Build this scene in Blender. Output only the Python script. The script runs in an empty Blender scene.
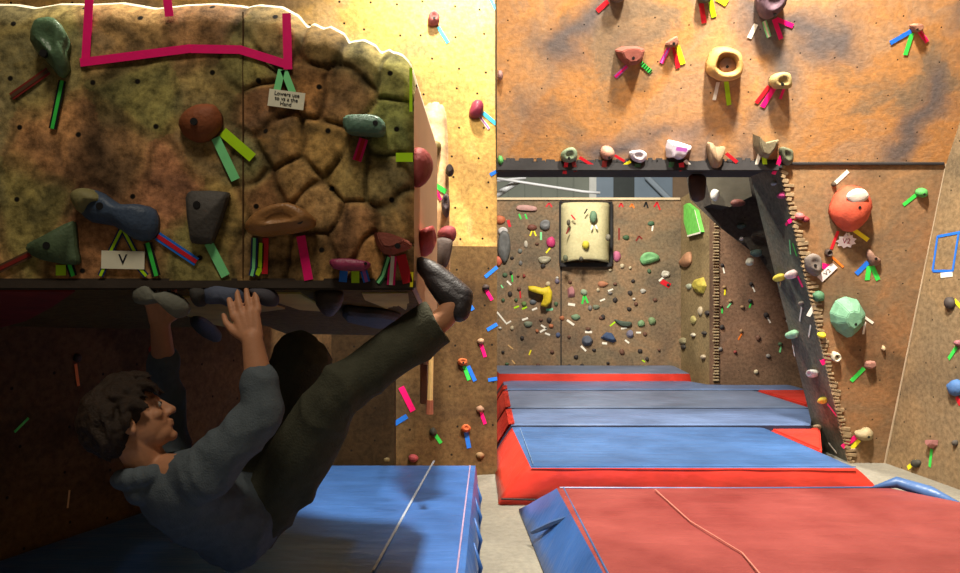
import bpy, bmesh, math, random
from mathutils import Vector, Matrix, noise
sc = bpy.context.scene
COL = sc.collection
F, CX, CY, CH = 800.0, 480.0, 286.5, 1.5
R = random.Random(7)

# ------------------------------------------------------------------ helpers
def lin(c):
    out = []
    for v in c[:3]:
        v /= 255.0
        out.append(v / 12.92 if v <= 0.04045 else ((v + 0.055) / 1.055) ** 2.4)
    return (*out, 1.0)

def P(x, y, Z):
    """a point of the place at depth Z, from the camera's line of sight"""
    return Vector(((x - CX) / F * Z, Z, CH + (CY - y) / F * Z))

class Plane:
    def __init__(s, p, n, name=''):
        s.p = Vector(p); s.n = Vector(n).normalized(); s.name = name
        s.u = Vector((0, 0, 1)).cross(s.n).normalized()     # to the right when facing the wall
        s.v = s.n.cross(s.u).normalized()
    def hit(s, x, y):
        d = Vector(((x - CX) / F, 1, (CY - y) / F)); o = Vector((0, 0, CH))
        t = (s.p - o).dot(s.n) / d.dot(s.n)
        return o + d * t
    def mat(s, p):
        m = Matrix((s.u, s.v, s.n)).transposed().to_4x4(); m.translation = p
        return m

def plane3(a, b, c, name=''):
    n = (b - a).cross(c - a).normalized()
    if n.dot(Vector((0, 0, CH)) - a) < 0: n = -n
    return Plane(a, n, name)

def link(name, me, m=None, parent=None, smooth=False):
    o = bpy.data.objects.new(name, me); COL.objects.link(o)
    if m is not None:
        for x in (m if isinstance(m, (list, tuple)) else [m]): me.materials.append(x)
    if parent is not None: o.parent = parent
    if smooth:
        for f in me.polygons: f.use_smooth = True
    return o

def bm_obj(name, bm, m=None, parent=None, smooth=False, recalc=True):
    if recalc: bmesh.ops.recalc_face_normals(bm, faces=bm.faces)
    me = bpy.data.meshes.new(name); bm.to_mesh(me); bm.free()
    return link(name, me, m, parent, smooth)

LABELS = {}
def tag(o, label, cat, group=None, kind=None):
    o['label'] = label; o['category'] = cat
    if group: o['group'] = group
    if kind: o['kind'] = kind
    LABELS.setdefault(label, []).append(o.name)
    return o
def struct(o):
    o['kind'] = 'structure'; return o
def empty(name, loc):
    o = bpy.data.objects.new(name, None); COL.objects.link(o); o.location = loc
    o.empty_display_size = 0.1
    return o
def reparent(o, p):
    o.parent = p; o.matrix_parent_inverse = Matrix.Translation(-p.location)

# ------------------------------------------------------------------ materials
MATS = {}
def nt(name):
    m = bpy.data.materials.new(name); m.use_nodes = True
    t = m.node_tree; b = t.nodes['Principled BSDF']
    return m, t, b
def plain(col, rough=.6, amt=.18, scale=14, spec=.3, bump=.15, metal=0.0, name='plain'):
    key = (tuple(col), rough, amt, scale, spec, bump, metal)
    if key in MATS: return MATS[key]
    m, t, b = nt(name)
    N = t.nodes; L = t.links
    tc = N.new('ShaderNodeTexCoord'); nz = N.new('ShaderNodeTexNoise')
    nz.inputs['Scale'].default_value = scale; nz.inputs['Detail'].default_value = 5
    L.new(tc.outputs['Object'], nz.inputs['Vector'])
    mp = N.new('ShaderNodeMapRange'); mp.inputs[1].default_value = .25; mp.inputs[2].default_value = .75
    mp.inputs[3].default_value = 1 - amt; mp.inputs[4].default_value = 1 + amt
    L.new(nz.outputs['Fac'], mp.inputs[0])
    mx = N.new('ShaderNodeMix'); mx.data_type = 'RGBA'; mx.blend_type = 'MULTIPLY'; mx.inputs[0].default_value = 1
    mx.inputs[6].default_value = lin(col); L.new(mp.outputs[0], mx.inputs[7])
    L.new(mx.outputs[2], b.inputs['Base Color'])
    b.inputs['Roughness'].default_value = rough; b.inputs['Metallic'].default_value = metal
    b.inputs['Specular IOR Level'].default_value = spec
    if bump:
        bp = N.new('ShaderNodeBump'); bp.inputs['Strength'].default_value = bump; bp.inputs['Distance'].default_value = .01
        n2 = N.new('ShaderNodeTexNoise'); n2.inputs['Scale'].default_value = scale * 5; n2.inputs['Detail'].default_value = 4
        L.new(tc.outputs['Object'], n2.inputs['Vector'])
        L.new(n2.outputs['Fac'], bp.inputs['Height']); L.new(bp.outputs['Normal'], b.inputs['Normal'])
    MATS[key] = m
    return m

def rock(name, cols, scale=.9, vein=(70, 62, 55), vein_amt=.5, vein_scale=1.0, holes=4.5, rough=.85, grain=.25, seam=0, crack_attr=False, hole_r=.035, seed=0, spec=.1):
    """painted and textured plywood: blotches of paint, soft dark veins, bolt holes on a rough grid"""
    m, t, b = nt(name); N = t.nodes; L = t.links
    uv = N.new('ShaderNodeUVMap'); uv.uv_map = 'UVMap'
    ad = N.new('ShaderNodeVectorMath'); ad.operation = 'ADD'; ad.inputs[1].default_value = (seed * 3.1, seed * 1.7, 0)
    L.new(uv.outputs[0], ad.inputs[0])
    V = ad.outputs[0]
    warp = N.new('ShaderNodeTexNoise'); warp.inputs['Scale'].default_value = 1.6; warp.inputs['Detail'].default_value = 4
    L.new(V, warp.inputs['Vector'])
    wm = N.new('ShaderNodeVectorMath'); wm.operation = 'MULTIPLY_ADD'; wm.inputs[1].default_value = (.9, .9, .9)
    L.new(warp.outputs['Color'], wm.inputs[0]); L.new(V, wm.inputs[2])
    nz = N.new('ShaderNodeTexNoise'); nz.inputs['Scale'].default_value = scale; nz.inputs['Detail'].default_value = 7; nz.inputs['Roughness'].default_value = .62
    L.new(wm.outputs[0], nz.inputs['Vector'])
    cr = N.new('ShaderNodeValToRGB'); e = cr.color_ramp.elements
    n = len(cols)
    while len(e) < n: e.new(.5)
    for i, c in enumerate(cols):
        e[i].position = .3 + .4 * i / (n - 1); e[i].color = lin(c)
    L.new(nz.outputs['Fac'], cr.inputs[0])
    last = cr.outputs[0]
    def mix(fac, a, bcol, mode='MIX'):
        x = N.new('ShaderNodeMix'); x.data_type = 'RGBA'; x.blend_type = mode
        if hasattr(fac, 'links'): L.new(fac, x.inputs[0])
        else: x.inputs[0].default_value = fac
        L.new(a, x.inputs[6])
        if hasattr(bcol, 'links'): L.new(bcol, x.inputs[7])
        else: x.inputs[7].default_value = bcol
        return x.outputs[2]
    def rng(src, a0, a1, b0, b1):
        x = N.new('ShaderNodeMapRange'); x.interpolation_type = 'SMOOTHSTEP'
        for i, q in enumerate((a0, a1, b0, b1)): x.inputs[i + 1].default_value = q
        L.new(src, x.inputs[0]); return x.outputs[0]
    if vein_amt:
        vo = N.new('ShaderNodeTexVoronoi'); vo.voronoi_dimensions = '2D'; vo.feature = 'DISTANCE_TO_EDGE'; vo.inputs['Scale'].default_value = vein_scale
        L.new(wm.outputs[0], vo.inputs['Vector'])
        f1 = rng(vo.outputs['Distance'], 0, .16, 1, 0)
        n3 = N.new('ShaderNodeTexNoise'); n3.inputs['Scale'].default_value = 1.3; L.new(V, n3.inputs['Vector'])
        f2 = rng(n3.outputs['Fac'], .35, .6, 0, vein_amt)
        mu = N.new('ShaderNodeMath'); mu.operation = 'MULTIPLY'; L.new(f1, mu.inputs[0]); L.new(f2, mu.inputs[1])
        last = mix(mu.outputs[0], last, lin(vein))
    if crack_attr:
        at = N.new('ShaderNodeAttribute'); at.attribute_name = 'crack'
        last = mix(at.outputs['Fac'], last, lin(vein))
        at2 = N.new('ShaderNodeAttribute'); at2.attribute_name = 'tint'
        last = mix(.85, last, at2.outputs['Color'], 'MULTIPLY')
    g = N.new('ShaderNodeTexNoise'); g.inputs['Scale'].default_value = 26; g.inputs['Detail'].default_value = 6; g.inputs['Roughness'].default_value = .7
    L.new(V, g.inputs['Vector'])
    gr = rng(g.outputs['Fac'], .25, .75, 1 - grain * 1.6, 1 + grain)
    last = mix(1, last, gr, 'MULTIPLY')
    if holes:
        vh = N.new('ShaderNodeTexVoronoi'); vh.voronoi_dimensions = '2D'; vh.feature = 'F1'; vh.inputs['Scale'].default_value = holes; vh.inputs['Randomness'].default_value = .42
        L.new(V, vh.inputs['Vector'])
        h = rng(vh.outputs['Distance'], hole_r * .7, hole_r * 1.25, 1, 0)
        last = mix(h, last, lin((26, 22, 18)))
    L.new(last, b.inputs['Base Color'])
    b.inputs['Roughness'].default_value = rough; b.inputs['Specular IOR Level'].default_value = spec
    bp = N.new('ShaderNodeBump'); bp.inputs['Strength'].default_value = .25; bp.inputs['Distance'].default_value = .02
    L.new(g.outputs['Fac'], bp.inputs['Height']); L.new(bp.outputs['Normal'], b.inputs['Normal'])
    return m

def uv_planar(bm, fixed=False):
    uv = bm.loops.layers.uv.get('UVMap') or bm.loops.layers.uv.new('UVMap')
    for f in bm.faces:
        n = f.normal if not fixed else Vector((0, -1, 0))
        u = Vector((0, 0, 1)).cross(n)
        u = u.normalized() if u.length > .2 else Vector((1, 0, 0))
        v = n.cross(u)
        for l in f.loops: l[uv].uv = (l.vert.co.dot(u), l.vert.co.dot(v))

def solid(name, poly, ext, mats, parent=None, face_mats=None):
    """a polygon in space given thickness along ext; mats[0] on the front face, mats[1] elsewhere (face_mats: per edge index)"""
    bm = bmesh.new(); ext = Vector(ext)
    a = [bm.verts.new(p) for p in poly]; c = [bm.verts.new(Vector(p) + ext) for p in poly]
    f = bm.faces.new(a); f.material_index = 0
    g = bm.faces.new(c[::-1]); g.material_index = 1
    n = len(poly)
    for i in range(n):
        q = bm.faces.new((a[i], c[i], c[(i + 1) % n], a[(i + 1) % n]))
        q.material_index = (face_mats or {}).get(i, 1)
    bmesh.ops.recalc_face_normals(bm, faces=bm.faces); bm.normal_update()
    uv_planar(bm)
    return bm_obj(name, bm, mats, parent, recalc=False)

def box_bm(bm, lo, hi, bevel=0):
    vs = [bm.verts.new((x, y, z)) for x in (lo[0], hi[0]) for y in (lo[1], hi[1]) for z in (lo[2], hi[2])]
    for f in ((0, 1, 3, 2), (4, 6, 7, 5), (0, 4, 5, 1), (2, 3, 7, 6), (0, 2, 6, 4), (1, 5, 7, 3)):
        bm.faces.new([vs[i] for i in f])
    if bevel:
        es = {e for v in vs for e in v.link_edges}
        bmesh.ops.bevel(bm, geom=list(es), offset=bevel, segments=2, affect='EDGES')

def tube_bm(bm, pts, r, seg=10):
    pts = [Vector(p) for p in pts]; rings = []
    for i, p in enumerate(pts):
        d = (pts[min(i + 1, len(pts) - 1)] - pts[max(i - 1, 0)]).normalized()
        a = d.orthogonal().normalized() if not rings else (pa - d * pa.dot(d)).normalized()
        pa = a; b = d.cross(a); rr = r[i] if isinstance(r, (list, tuple)) else r
        rings.append([bm.verts.new(p + (a * math.cos(k * 2 * math.pi / seg) + b * math.sin(k * 2 * math.pi / seg)) * rr) for k in range(seg)])
    for i in range(len(rings) - 1):
        for k in range(seg):
            bm.faces.new((rings[i][k], rings[i][(k + 1) % seg], rings[i + 1][(k + 1) % seg], rings[i + 1][k]))
    bm.faces.new(rings[0][::-1]); bm.faces.new(rings[-1])
# ------------------------------------------------------------------ the place
ORANGE = [(112, 98, 82), (142, 116, 88), (186, 132, 78), (170, 134, 100), (196, 142, 88), (152, 128, 108), (204, 138, 68)]
BROWN = [(88, 70, 52), (120, 92, 64), (150, 110, 74), (134, 108, 80), (160, 120, 80)]
GREYB = [(96, 86, 70), (122, 106, 84), (142, 114, 86), (118, 104, 84), (154, 124, 96)]
OCHRE = [(140, 112, 76), (180, 142, 84), (206, 164, 92), (190, 158, 112), (214, 176, 112)]
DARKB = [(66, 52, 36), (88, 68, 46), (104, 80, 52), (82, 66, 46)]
M_UR = rock('orange_rock_paint', ORANGE, .62, (106, 96, 92), 1.0, .75, 4.0, seed=1, hole_r=.022, grain=.15)
M_LR = rock('brown_rock_paint', BROWN, .9, (80, 70, 58), .5, .7, 3.6, seed=2, hole_r=.022, grain=.18)
M_RS = rock('side_rock_paint', [(114, 96, 72), (140, 116, 84), (126, 108, 82), (152, 128, 96)], .9, (84, 76, 62), .5, .6, 3.2, seed=3, hole_r=.022)
M_LB = rock('ochre_rock_paint', OCHRE, .8, (130, 112, 92), .6, .7, 4.4, seed=4, hole_r=.04)
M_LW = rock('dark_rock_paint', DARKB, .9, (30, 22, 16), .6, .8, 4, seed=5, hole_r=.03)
M_FW = rock('far_rock_paint', GREYB, .8, (84, 74, 66), .5, .6, 0, seed=6)
M_FN = rock('far_panel_paint', [(122, 104, 72), (142, 122, 88), (156, 130, 92)], 1.1, (104, 88, 62), .5, .8, 4, seed=7, hole_r=.03)
M_FD = rock('alcove_paint', [(96, 74, 60), (120, 94, 74), (134, 102, 80), (112, 92, 78)], .8, (54, 44, 38), .5, .7, 4, seed=8, hole_r=.02)
M_YV = rock('cream_paint', [(184, 172, 128), (200, 190, 146), (190, 178, 134)], 1.5, (150, 136, 96), .3, 1.2, 0, seed=9, grain=.08)
M_DARK = plain((44, 42, 42), .8, .3, 6, .2)
M_PIL = rock('pillar_paint', [(84, 86, 76), (100, 100, 88), (122, 112, 94), (92, 90, 80)], 1.3, (40, 40, 38), .4, 1.0, 6, seed=10, hole_r=.025)
M_PLY = plain((196, 160, 112), .7, .15, 8, .2)
M_PALE = plain((206, 184, 150), .7, .12, 8, .2)
M_FLOOR = rock('concrete', [(116, 112, 102), (130, 126, 114), (140, 136, 124)], 1.2, (104, 98, 88), .3, .4, 0, rough=.75, grain=.12, seed=11)
M_CEIL = plain((120, 112, 100), .9, .1, 2)

PL = {}
# key points
UR0, UR1 = P(497, 165, 6.0), P(497, 0, 5.45)
ur_dir = Vector((0, UR1.y - UR0.y, UR1.z - UR0.z)).normalized()
PL['UR'] = plane3(P(497, 165, 6.0), P(900, 165, 6.0), P(497, 0, 5.45), 'orange upper wall')
E0, E1 = P(780, 164, 6.0), P(850, 463, 6.8)
J0, J1 = P(946, 164, 6.0), P(885, 462.5, 6.8)
E1.z = J1.z = 0
PL['LR'] = plane3(P(780, 164, 6.0), P(946, 164, 6.0), P(868, 463, 6.8), 'brown wall beside the pillar')
# side wall through the junction line and the base line towards the camera
B1 = P(960, 490, 5.9); B1.z = 0
PL['RS'] = plane3(J1, J0, B1, 'side wall')
PL['FW'] = Plane((0, 11.5, 0), (0, -1, 0), 'far wall')
PL['FN'] = plane3(P(681, 372, 11.49), P(716, 380, 10.0), P(681, 200, 11.49), 'narrow far panel')
PL['FD'] = Plane((0, 10.0, 0), (0, -1, 0), 'dark alcove wall')
PL['YV'] = Plane((0, 11.2, 0), (0, -1, 0), 'cream curved volume')
PL['PL'] = plane3(E0, E1, E0 + Vector((0, .65, 0)), 'dark pillar')
PL['BEAM'] = Plane((0, 6.0, 0), (0, -1, 0), 'dark beam')
LBa, LBb = Vector((.136, 6.4, 0)), Vector((-3.4, 5.55, 0))
PL['LB'] = plane3(LBa, LBb, LBa + Vector((0, 0, 1)), 'pale wall behind the boulder')
LWa, LWb = Vector((-1.1, 6.08, 0)), Vector((-2.62, 2.4, 0))
PL['LW'] = plane3(LWa, LWb, LWa + Vector((0, 0, 1)), 'dark wall under the boulder')
BZ = 2.35
PL['BF'] = Plane((0, BZ, 0), (0, -1, 0), 'boulder front face')
SX = (413 - CX) / F * BZ
PL['BS'] = Plane((SX, 0, 0), (1, 0, 0), 'boulder side panel')

H = 5.6
# floor, ceiling
struct(solid('floor', [(-5, -2.5, 0), (6, -2.5, 0), (6, 14, 0), (-5, 14, 0)], (0, 0, -.2), [M_FLOOR, M_FLOOR]))
struct(solid('ceiling', [(-5, 1.2, H + .3), (6, 1.2, H + .3), (6, 14, H + .3), (-5, 14, H + .3)], (0, 0, .2), [M_CEIL, M_CEIL]))
# upper overhang
def along(p, z):
    k = (z - p.z) / ur_dir.z
    return p + ur_dir * k
ext = Vector((0, .7, 0))
ua, ub = P(497, 164.5, 6.0), P(1010, 164.5, 6.0)
top_a, top_b = along(ua, H + .2), along(ub, H + .2)
top_a.x = (497 - CX) / F * top_a.y
struct(solid('wall_right_upper', [ua, ub, top_b, top_a], ext, [M_UR, M_DARK], face_mats={0: 1}))
# lower wall beside the opening
struct(solid('wall_right_lower', [E0, J0 + Vector((.3, 0, 0)), J1 + Vector((.3, 0, 0)), E1], (0, .65, 0), [M_LR, M_PIL]))
# side wall
n_rs = PL['RS'].n
d_b = (B1 - J1).normalized()
up_j = (J0 - J1).normalized()
far_b, near_b = J1 - d_b * .5, J1 + d_b * 6.5
far_t, near_t = far_b + up_j * 5.9, near_b + up_j * 5.9
struct(solid('wall_right', [far_b, near_b, near_t, far_t], -n_rs * .2, [M_RS, M_RS]))
# pale plywood trim along the corner
bm = bmesh.new()
tube_bm(bm, [J1 + n_rs * .004 + Vector((-.0, -.006, 0)), J1.lerp(J0, .45) + n_rs * .004 + Vector((0, -.006, 0)), J0 + n_rs * .002 + Vector((0, -.002, 0))], [.009, .007, .004], 6)
struct(bm_obj('trim_1', bm, plain((168, 148, 122), .7, .15, 8, .2)))
# seam between upper and lower wall: a thin dark batten
bm = bmesh.new()
tube_bm(bm, [P(782, 163.6, 5.99), P(944, 163.6, 5.99)], .011, 6)
struct(bm_obj('trim_2', bm, M_DARK))
# rough-sawn toothed edge up the pillar and notched strip on the beam
bm = bmesh.new(); rr = random.Random(3)
ed = (E1 - E0)
nT = 72
for i in range(nT):
    t0 = (i + .5) / nT
    c = E0 + ed * t0 + PL['LR'].n * .005
    w = .02 + rr.random() * .055; hh = .014 + rr.random() * .018
    m = Matrix.Translation(c) @ Matrix((PL['LR'].u, PL['LR'].v, PL['LR'].n)).transposed().to_4x4() @ Matrix.Rotation(-.45 + rr.random() * .6, 4, 'Z')
    b2 = bmesh.new(); box_bm(b2, (-.012, -hh / 2, -.03), (w, hh / 2, .010), .003)
    b2.transform(m); me = bpy.data.meshes.new('t'); b2.to_mesh(me); b2.free(); bm.from_mesh(me); bpy.data.meshes.remove(me)
struct(bm_obj('trim_3', bm, plain((148, 126, 96), .8, .35, 20, .1)))
bm = bmesh.new()
for i in range(64):
    x = ua.x + (E0.x - ua.x) * (i + .5) / 64
    w = .012 + rr.random() * .014; hh = .02 + rr.random() * .03
    b2 = bmesh.new(); box_bm(b2, (x - w, 5.972, ua.z - .03), (x + w, 6.02, ua.z + hh), .003)
    me = bpy.data.meshes.new('t'); b2.to_mesh(me); b2.free(); bm.from_mesh(me); bpy.data.meshes.remove(me)
b2 = bmesh.new(); box_bm(b2, (ua.x, 5.965, ua.z - .05), (E0.x - .02, 6.02, ua.z + .012), .004)
me = bpy.data.meshes.new('t'); b2.to_mesh(me); b2.free(); bm.from_mesh(me); bpy.data.meshes.remove(me)
struct(bm_obj('trim_4', bm, M_DARK))

# left: pale wall behind, dark wall under the boulder
nb = PL['LB'].n
SEAM = Vector((0, 0, 1.82)); ZT = Vector((0, 0, H + .2))
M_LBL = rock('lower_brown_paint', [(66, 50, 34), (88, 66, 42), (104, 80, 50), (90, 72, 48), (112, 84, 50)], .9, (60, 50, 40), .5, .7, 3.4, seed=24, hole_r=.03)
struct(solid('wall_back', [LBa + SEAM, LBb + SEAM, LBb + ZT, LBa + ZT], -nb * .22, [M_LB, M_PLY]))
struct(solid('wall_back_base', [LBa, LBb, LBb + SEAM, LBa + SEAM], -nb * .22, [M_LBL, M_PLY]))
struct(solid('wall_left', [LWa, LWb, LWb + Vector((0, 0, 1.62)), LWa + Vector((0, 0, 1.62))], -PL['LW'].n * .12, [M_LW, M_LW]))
M_SHADE = rock('shade_panel_paint', [(44, 34, 22), (58, 44, 28), (66, 50, 32)], .9, (30, 24, 18), .5, .8, 4, seed=25, hole_r=.03)
struct(solid('wall_back_shade', [(-.66, 6.17, 0), (-1.12, 6.03, 0), (-1.12, 6.03, 1.6), (-.66, 6.17, 1.6)], (.012, .06, 0), [M_SHADE, M_SHADE]))  # added panel, painted dark for the boulder's shadow on the back wall
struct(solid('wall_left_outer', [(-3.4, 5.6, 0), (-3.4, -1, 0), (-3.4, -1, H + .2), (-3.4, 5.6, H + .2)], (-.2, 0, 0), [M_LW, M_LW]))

# far room
ft = P(600, 199.5, 11.5).z
fl = P(490, 300, 11.5).x - 1.2
struct(solid('wall_far', [(fl, 11.5, 0), (P(683, 300, 11.5).x, 11.5, 0), (P(683, 300, 11.5).x, 11.5, ft), (fl, 11.5, ft)], (0, .18, 0), [M_FW, M_PLY]))
a = P(681, 372, 11.49); b = P(716, 380, 10.0); a.z = b.z = 0
nrm = PL['FN'].n
struct(solid('wall_far_panel', [a, b, b + Vector((0, 0, ft + .12)), a + Vector((0, 0, ft + .02))], -nrm * .14, [M_FN, M_PLY]))
fd0 = P(714, 300, 10.0).x
struct(solid('wall_far_alcove', [(fd0, 10.0, 0), (5.2, 10.0, 0), (5.2, 10.0, 3.6), (fd0, 10.0, 3.6)], (0, .2, 0), [M_FD, M_FD]))
# toothed edge of the narrow panel
bm = bmesh.new()
for i in range(60):
    z = .32 + (ft - .5) * i / 60
    b2 = bmesh.new(); w = .05 + rr.random() * .05
    box_bm(b2, (b.x - w * .45, b.y - .03, z + .01 * rr.random()), (b.x + .03, b.y + .01, z + .012 + .016 * rr.random()), .003)
    me = bpy.data.meshes.new('t'); b2.to_mesh(me); b2.free(); bm.from_mesh(me); bpy.data.meshes.remove(me)
struct(bm_obj('trim_5', bm, plain((170, 148, 114), .8, .3, 20, .1)))
# seam on the far wall, dark cap on its top edge and light plywood edge
bm = bmesh.new(); x = P(561, 300, 11.5).x
box_bm(bm, (x - .008, 11.485, 0), (x + .008, 11.505, ft))
struct(bm_obj('trim_6', bm, M_DARK))
bm = bmesh.new(); box_bm(bm, (fl, 11.47, ft - .01), (P(680, 300, 11.5).x, 11.7, ft + .025), .005)
struct(bm_obj('trim_7', bm, M_PALE))
# background hall wall above: ribbed sheet, white post, windows with a brace
M_SHEET = plain((120, 126, 116), .6, .1, 3)
M_BLUEP = plain((120, 136, 152), .4, .1, 3)
bm = bmesh.new()
x = -2.0
while x < 6:
    box_bm(bm, (x, 13.4, 0), (x + .26, 13.5, H + .2), .012); x += .275
box_bm(bm, (-2, 13.45, 0), (6, 13.6, H + .2))
struct(bm_obj('wall_hall', bm, M_SHEET))
def hall(x0, x1, m, nm, y=13.36, d=.05):
    bm = bmesh.new(); box_bm(bm, (P(x0, 0, y).x, y - d, 2.9), (P(x1, 0, y).x, y, H), .01); return struct(bm_obj(nm, bm, m))
hall(589, 596, plain((206, 208, 204), .5, .05), 'trim_8')
hall(596, 613, M_BLUEP, 'window_1')
hall(613, 634, plain((52, 58, 58), .5, .1), 'window_2')
hall(634, 672, M_BLUEP, 'window_3')
hall(672, 700, plain((128, 106, 84), .7, .1), 'trim_9')
bm = bmesh.new(); tube_bm(bm, [P(646, 176, 13.2), P(670, 200, 13.2)], .05, 8)
struct(bm_obj('trim_10', bm, plain((150, 164, 178), .4, .05)))
# dark sloping slab hanging behind the pillar
M_SLAB = rock('slab_paint', [(58, 53, 48), (72, 66, 60), (86, 78, 70)], 1.2, (40, 36, 34), .4, 1, 5, seed=12, hole_r=.03)
poly = [P(686, 176, 8.6), P(775, 176, 8.6), P(808, 305, 8.6), P(776, 281, 8.6), P(760, 258, 8.6), P(718, 226, 8.6), P(690, 199, 8.6)]
struct(solid('wall_alcove_slab', poly, (.5, 1.3, .62), [M_SLAB, M_SLAB]))
poly = [P(704, 174, 8.3), P(748, 174, 8.3), P(752, 196, 8.3), P(730, 207, 8.3), P(712, 204, 8.3)]
struct(solid('wall_alcove_facet', poly, (0, .3, 0), [plain((104, 98, 84), .8, .2, 6), M_SLAB]))

# ------------------------------------------------------------------ the cream volume on the far wall
bm = bmesh.new()
x0, x1 = P(561.8, 0, 11.3).x, P(612, 0, 11.3).x
zt, zb = P(0, 202, 11.3).z, P(0, 263, 11.3).z
NX, NZ = 16, 14
g = []
for j in range(NZ + 1):
    row = []
    for i in range(NX + 1):
        u, v = i / NX, j / NZ
        dip = .05 * (1 - (2 * u - 1) ** 2)
        z = zt + (zb + dip * (0 if v < 1 else 1) - zt) * v
        y = 11.5 - .02 - .26 * min(1, (1 - (2 * u - 1) ** 4)) * (.45 + .55 * math.sin(math.pi * min(v * .62 + .1, 1)))
        row.append(bm.verts.new((x0 + (x1 - x0) * u, y, z)))
    g.append(row)
for j in range(NZ):
    for i in range(NX):
        bm.faces.new((g[j][i], g[j + 1][i], g[j + 1][i + 1], g[j][i + 1]))
bd = [v for v in g[0]] + [g[j][NX] for j in range(1, NZ + 1)] + g[NZ][:-1][::-1] + [g[j][0] for j in range(NZ - 1, 0, -1)]
bk = [bm.verts.new((v.co.x, 11.5, v.co.z)) for v in bd]
for i in range(len(bd)):
    k = (i + 1) % len(bd)
    bm.faces.new((bd[i], bd[k], bk[k], bk[i]))
bm.normal_update(); bmesh.ops.recalc_face_normals(bm, faces=bm.faces); uv_planar(bm, True)
o = bm_obj('climbing_volume', bm, M_YV, None, True)
tag(o, 'cream curved climbing volume bolted high on the far wall', 'climbing volume')
bm = bmesh.new()
for q in ((x0 - .01, zb - .05, x1 + .02, zb + .01), (x1 - .003, zb, x1 + .03, zt), (x0 - .02, zb, x0 + .002, zt), (x0 - .02, zt, x1 + .03, zt + .022)):
    box_bm(bm, (q[0], 11.42, q[1]), (q[2], 11.5, q[3]), .004)
bm_obj('rim', bm, M_DARK, o)

# ------------------------------------------------------------------ the boulder
TOPP = [(-260, 6), (0, 4), (20, 7), (45, 3), (80, 4), (110, 2), (145, 8), (175, 4), (205, 3), (240, 6), (252, 4), (275, 8), (292, 17), (300, 27), (308, 25), (318, 30), (325, 28), (340, 36), (344, 44), (360, 42), (372, 48), (378, 56), (386, 52), (400, 58), (408, 66), (413, 86)]
TOPP = [(x_, y_ - 7 if x_ < 262 else y_ - 9) for x_, y_ in TOPP]
def interp(pts, x):
    for (a0, b0), (a1, b1) in zip(pts, pts[1:]):
        if a0 <= x <= a1: return b0 + (b1 - b0) * (x - a0) / (a1 - a0)
    return pts[-1][1] if x > pts[-1][0] else pts[0][1]
STONES = [(268, 32), (322, 47), (363, 57), (397, 72), (345, 95), (394, 128), (262, 108), (312, 80), (277, 142), (322, 150), (296, 182), (350, 172), (388, 178), (262, 190), (312, 212), (352, 236), (402, 215), (268, 252), (312, 258), (376, 262), (398, 266), (246, 62), (250, 165),
          (40, 60), (128, 36), (140, 100), (205, 30), (60, 150), (122, 150), (172, 182), (140, 262), (222, 208), (40, 205), (215, 92), (205, 150), (-40, 120), (-40, 230), (-120, 60), (90, 230), (190, 260)]
TINTS = {}
rt = random.Random(11)
PAL = [(176, 144, 84), (156, 134, 88), (190, 148, 82), (140, 130, 98), (194, 152, 82), (164, 142, 92)]
for i, s in enumerate(STONES): TINTS[i] = [lin(PAL[rt.randrange(len(PAL))])[k] * (.82 + .36 * rt.random()) for k in range(3)]
M_BF = rock('boulder_rock_paint', [(120, 112, 100), (176, 164, 142), (255, 232, 186), (206, 196, 176), (255, 222, 150)], 2.0, (64, 60, 52), .45, 2.2, 5.5, seed=13, crack_attr=True, hole_r=.045, grain=.45)
M_BS = plain((200, 166, 130), .55, .1, 3, .3)
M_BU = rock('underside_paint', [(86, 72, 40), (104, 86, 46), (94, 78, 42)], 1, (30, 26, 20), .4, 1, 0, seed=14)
boulder = empty('climbing_boulder', (-1.2, 3.0, 1.25))
NX, NZ = 290, 150
lipz = P(0, 282.5, BZ).z
bm = bmesh.new()
cl = bm.verts.layers.float.new('crack'); tl = bm.verts.layers.float_color.new('tint')
def cell(x, y):
    w = noise.noise_vector(Vector((x * .03, y * .03, 0))) * 9
    x += w.x; y += w.y
    d = sorted((math.hypot((x - a) * 1.0, (y - b) * .85), i) for i, (a, b) in enumerate(STONES))
    return d[0][0], d[1][0] - d[0][0], d[0][1], d[1][1]
rows = []
for i in range(NX + 1):
    xp = -240 + (413 + 240) * i / NX
    col = []
    tp = interp(TOPP, xp)
    ztop = P(0, tp, BZ).z; X = (xp - CX) / F * BZ
    for j in range(NZ + 1):
        z = lipz + (ztop - lipz) * j / NZ
        yp = CY - (z - CH) / BZ * F
        f1, ed_, ci, cj = cell(xp, yp)
        right = min(1, max(0, (xp - 215) / 50))
        crackw = 4.2 if right > .5 else 5.5
        wob = noise.noise(Vector((xp * .05, yp * .05, 3)))
        c = math.exp(-(ed_ / crackw) ** 2) * (.35 + .5 * right + .55 * wob)
        dep = .013 * c * right + .004 * c + .008 * right * (1 - math.exp(-(f1 / 34) ** 2)) * .6 + .006 * (noise.noise(Vector((xp * .02, yp * .02, 0))) + .6)
        tt = (1 - j / NZ)
        edge_top = max(0, 1 - (z - ztop) / -.09) if ztop - z < .09 else 0
        dep += .07 * edge_top ** 2.2
        er = max(0, 1 - (413 - xp) / 12.0); dep += .03 * er ** 2
        v = bm.verts.new((X, BZ + dep, z))
        v[cl] = max(0, min(.62, c * .95))
        ta, tb = TINTS[ci], TINTS[cj]; k = .5 * math.exp(-(ed_ / 10) ** 2)
        v[tl] = tuple(ta[q] * (1 - k) + tb[q] * k for q in range(3)) + (1,)
        col.append(v)
    rows.append(col)
for i in range(NX):
    for j in range(NZ):
        bm.faces.new((rows[i][j], rows[i + 1][j], rows[i + 1][j + 1], rows[i][j + 1]))
bm.normal_update(); uv_planar(bm, True)
front = bm_obj('front_face', bm, M_BF, boulder, True, recalc=False)
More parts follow.
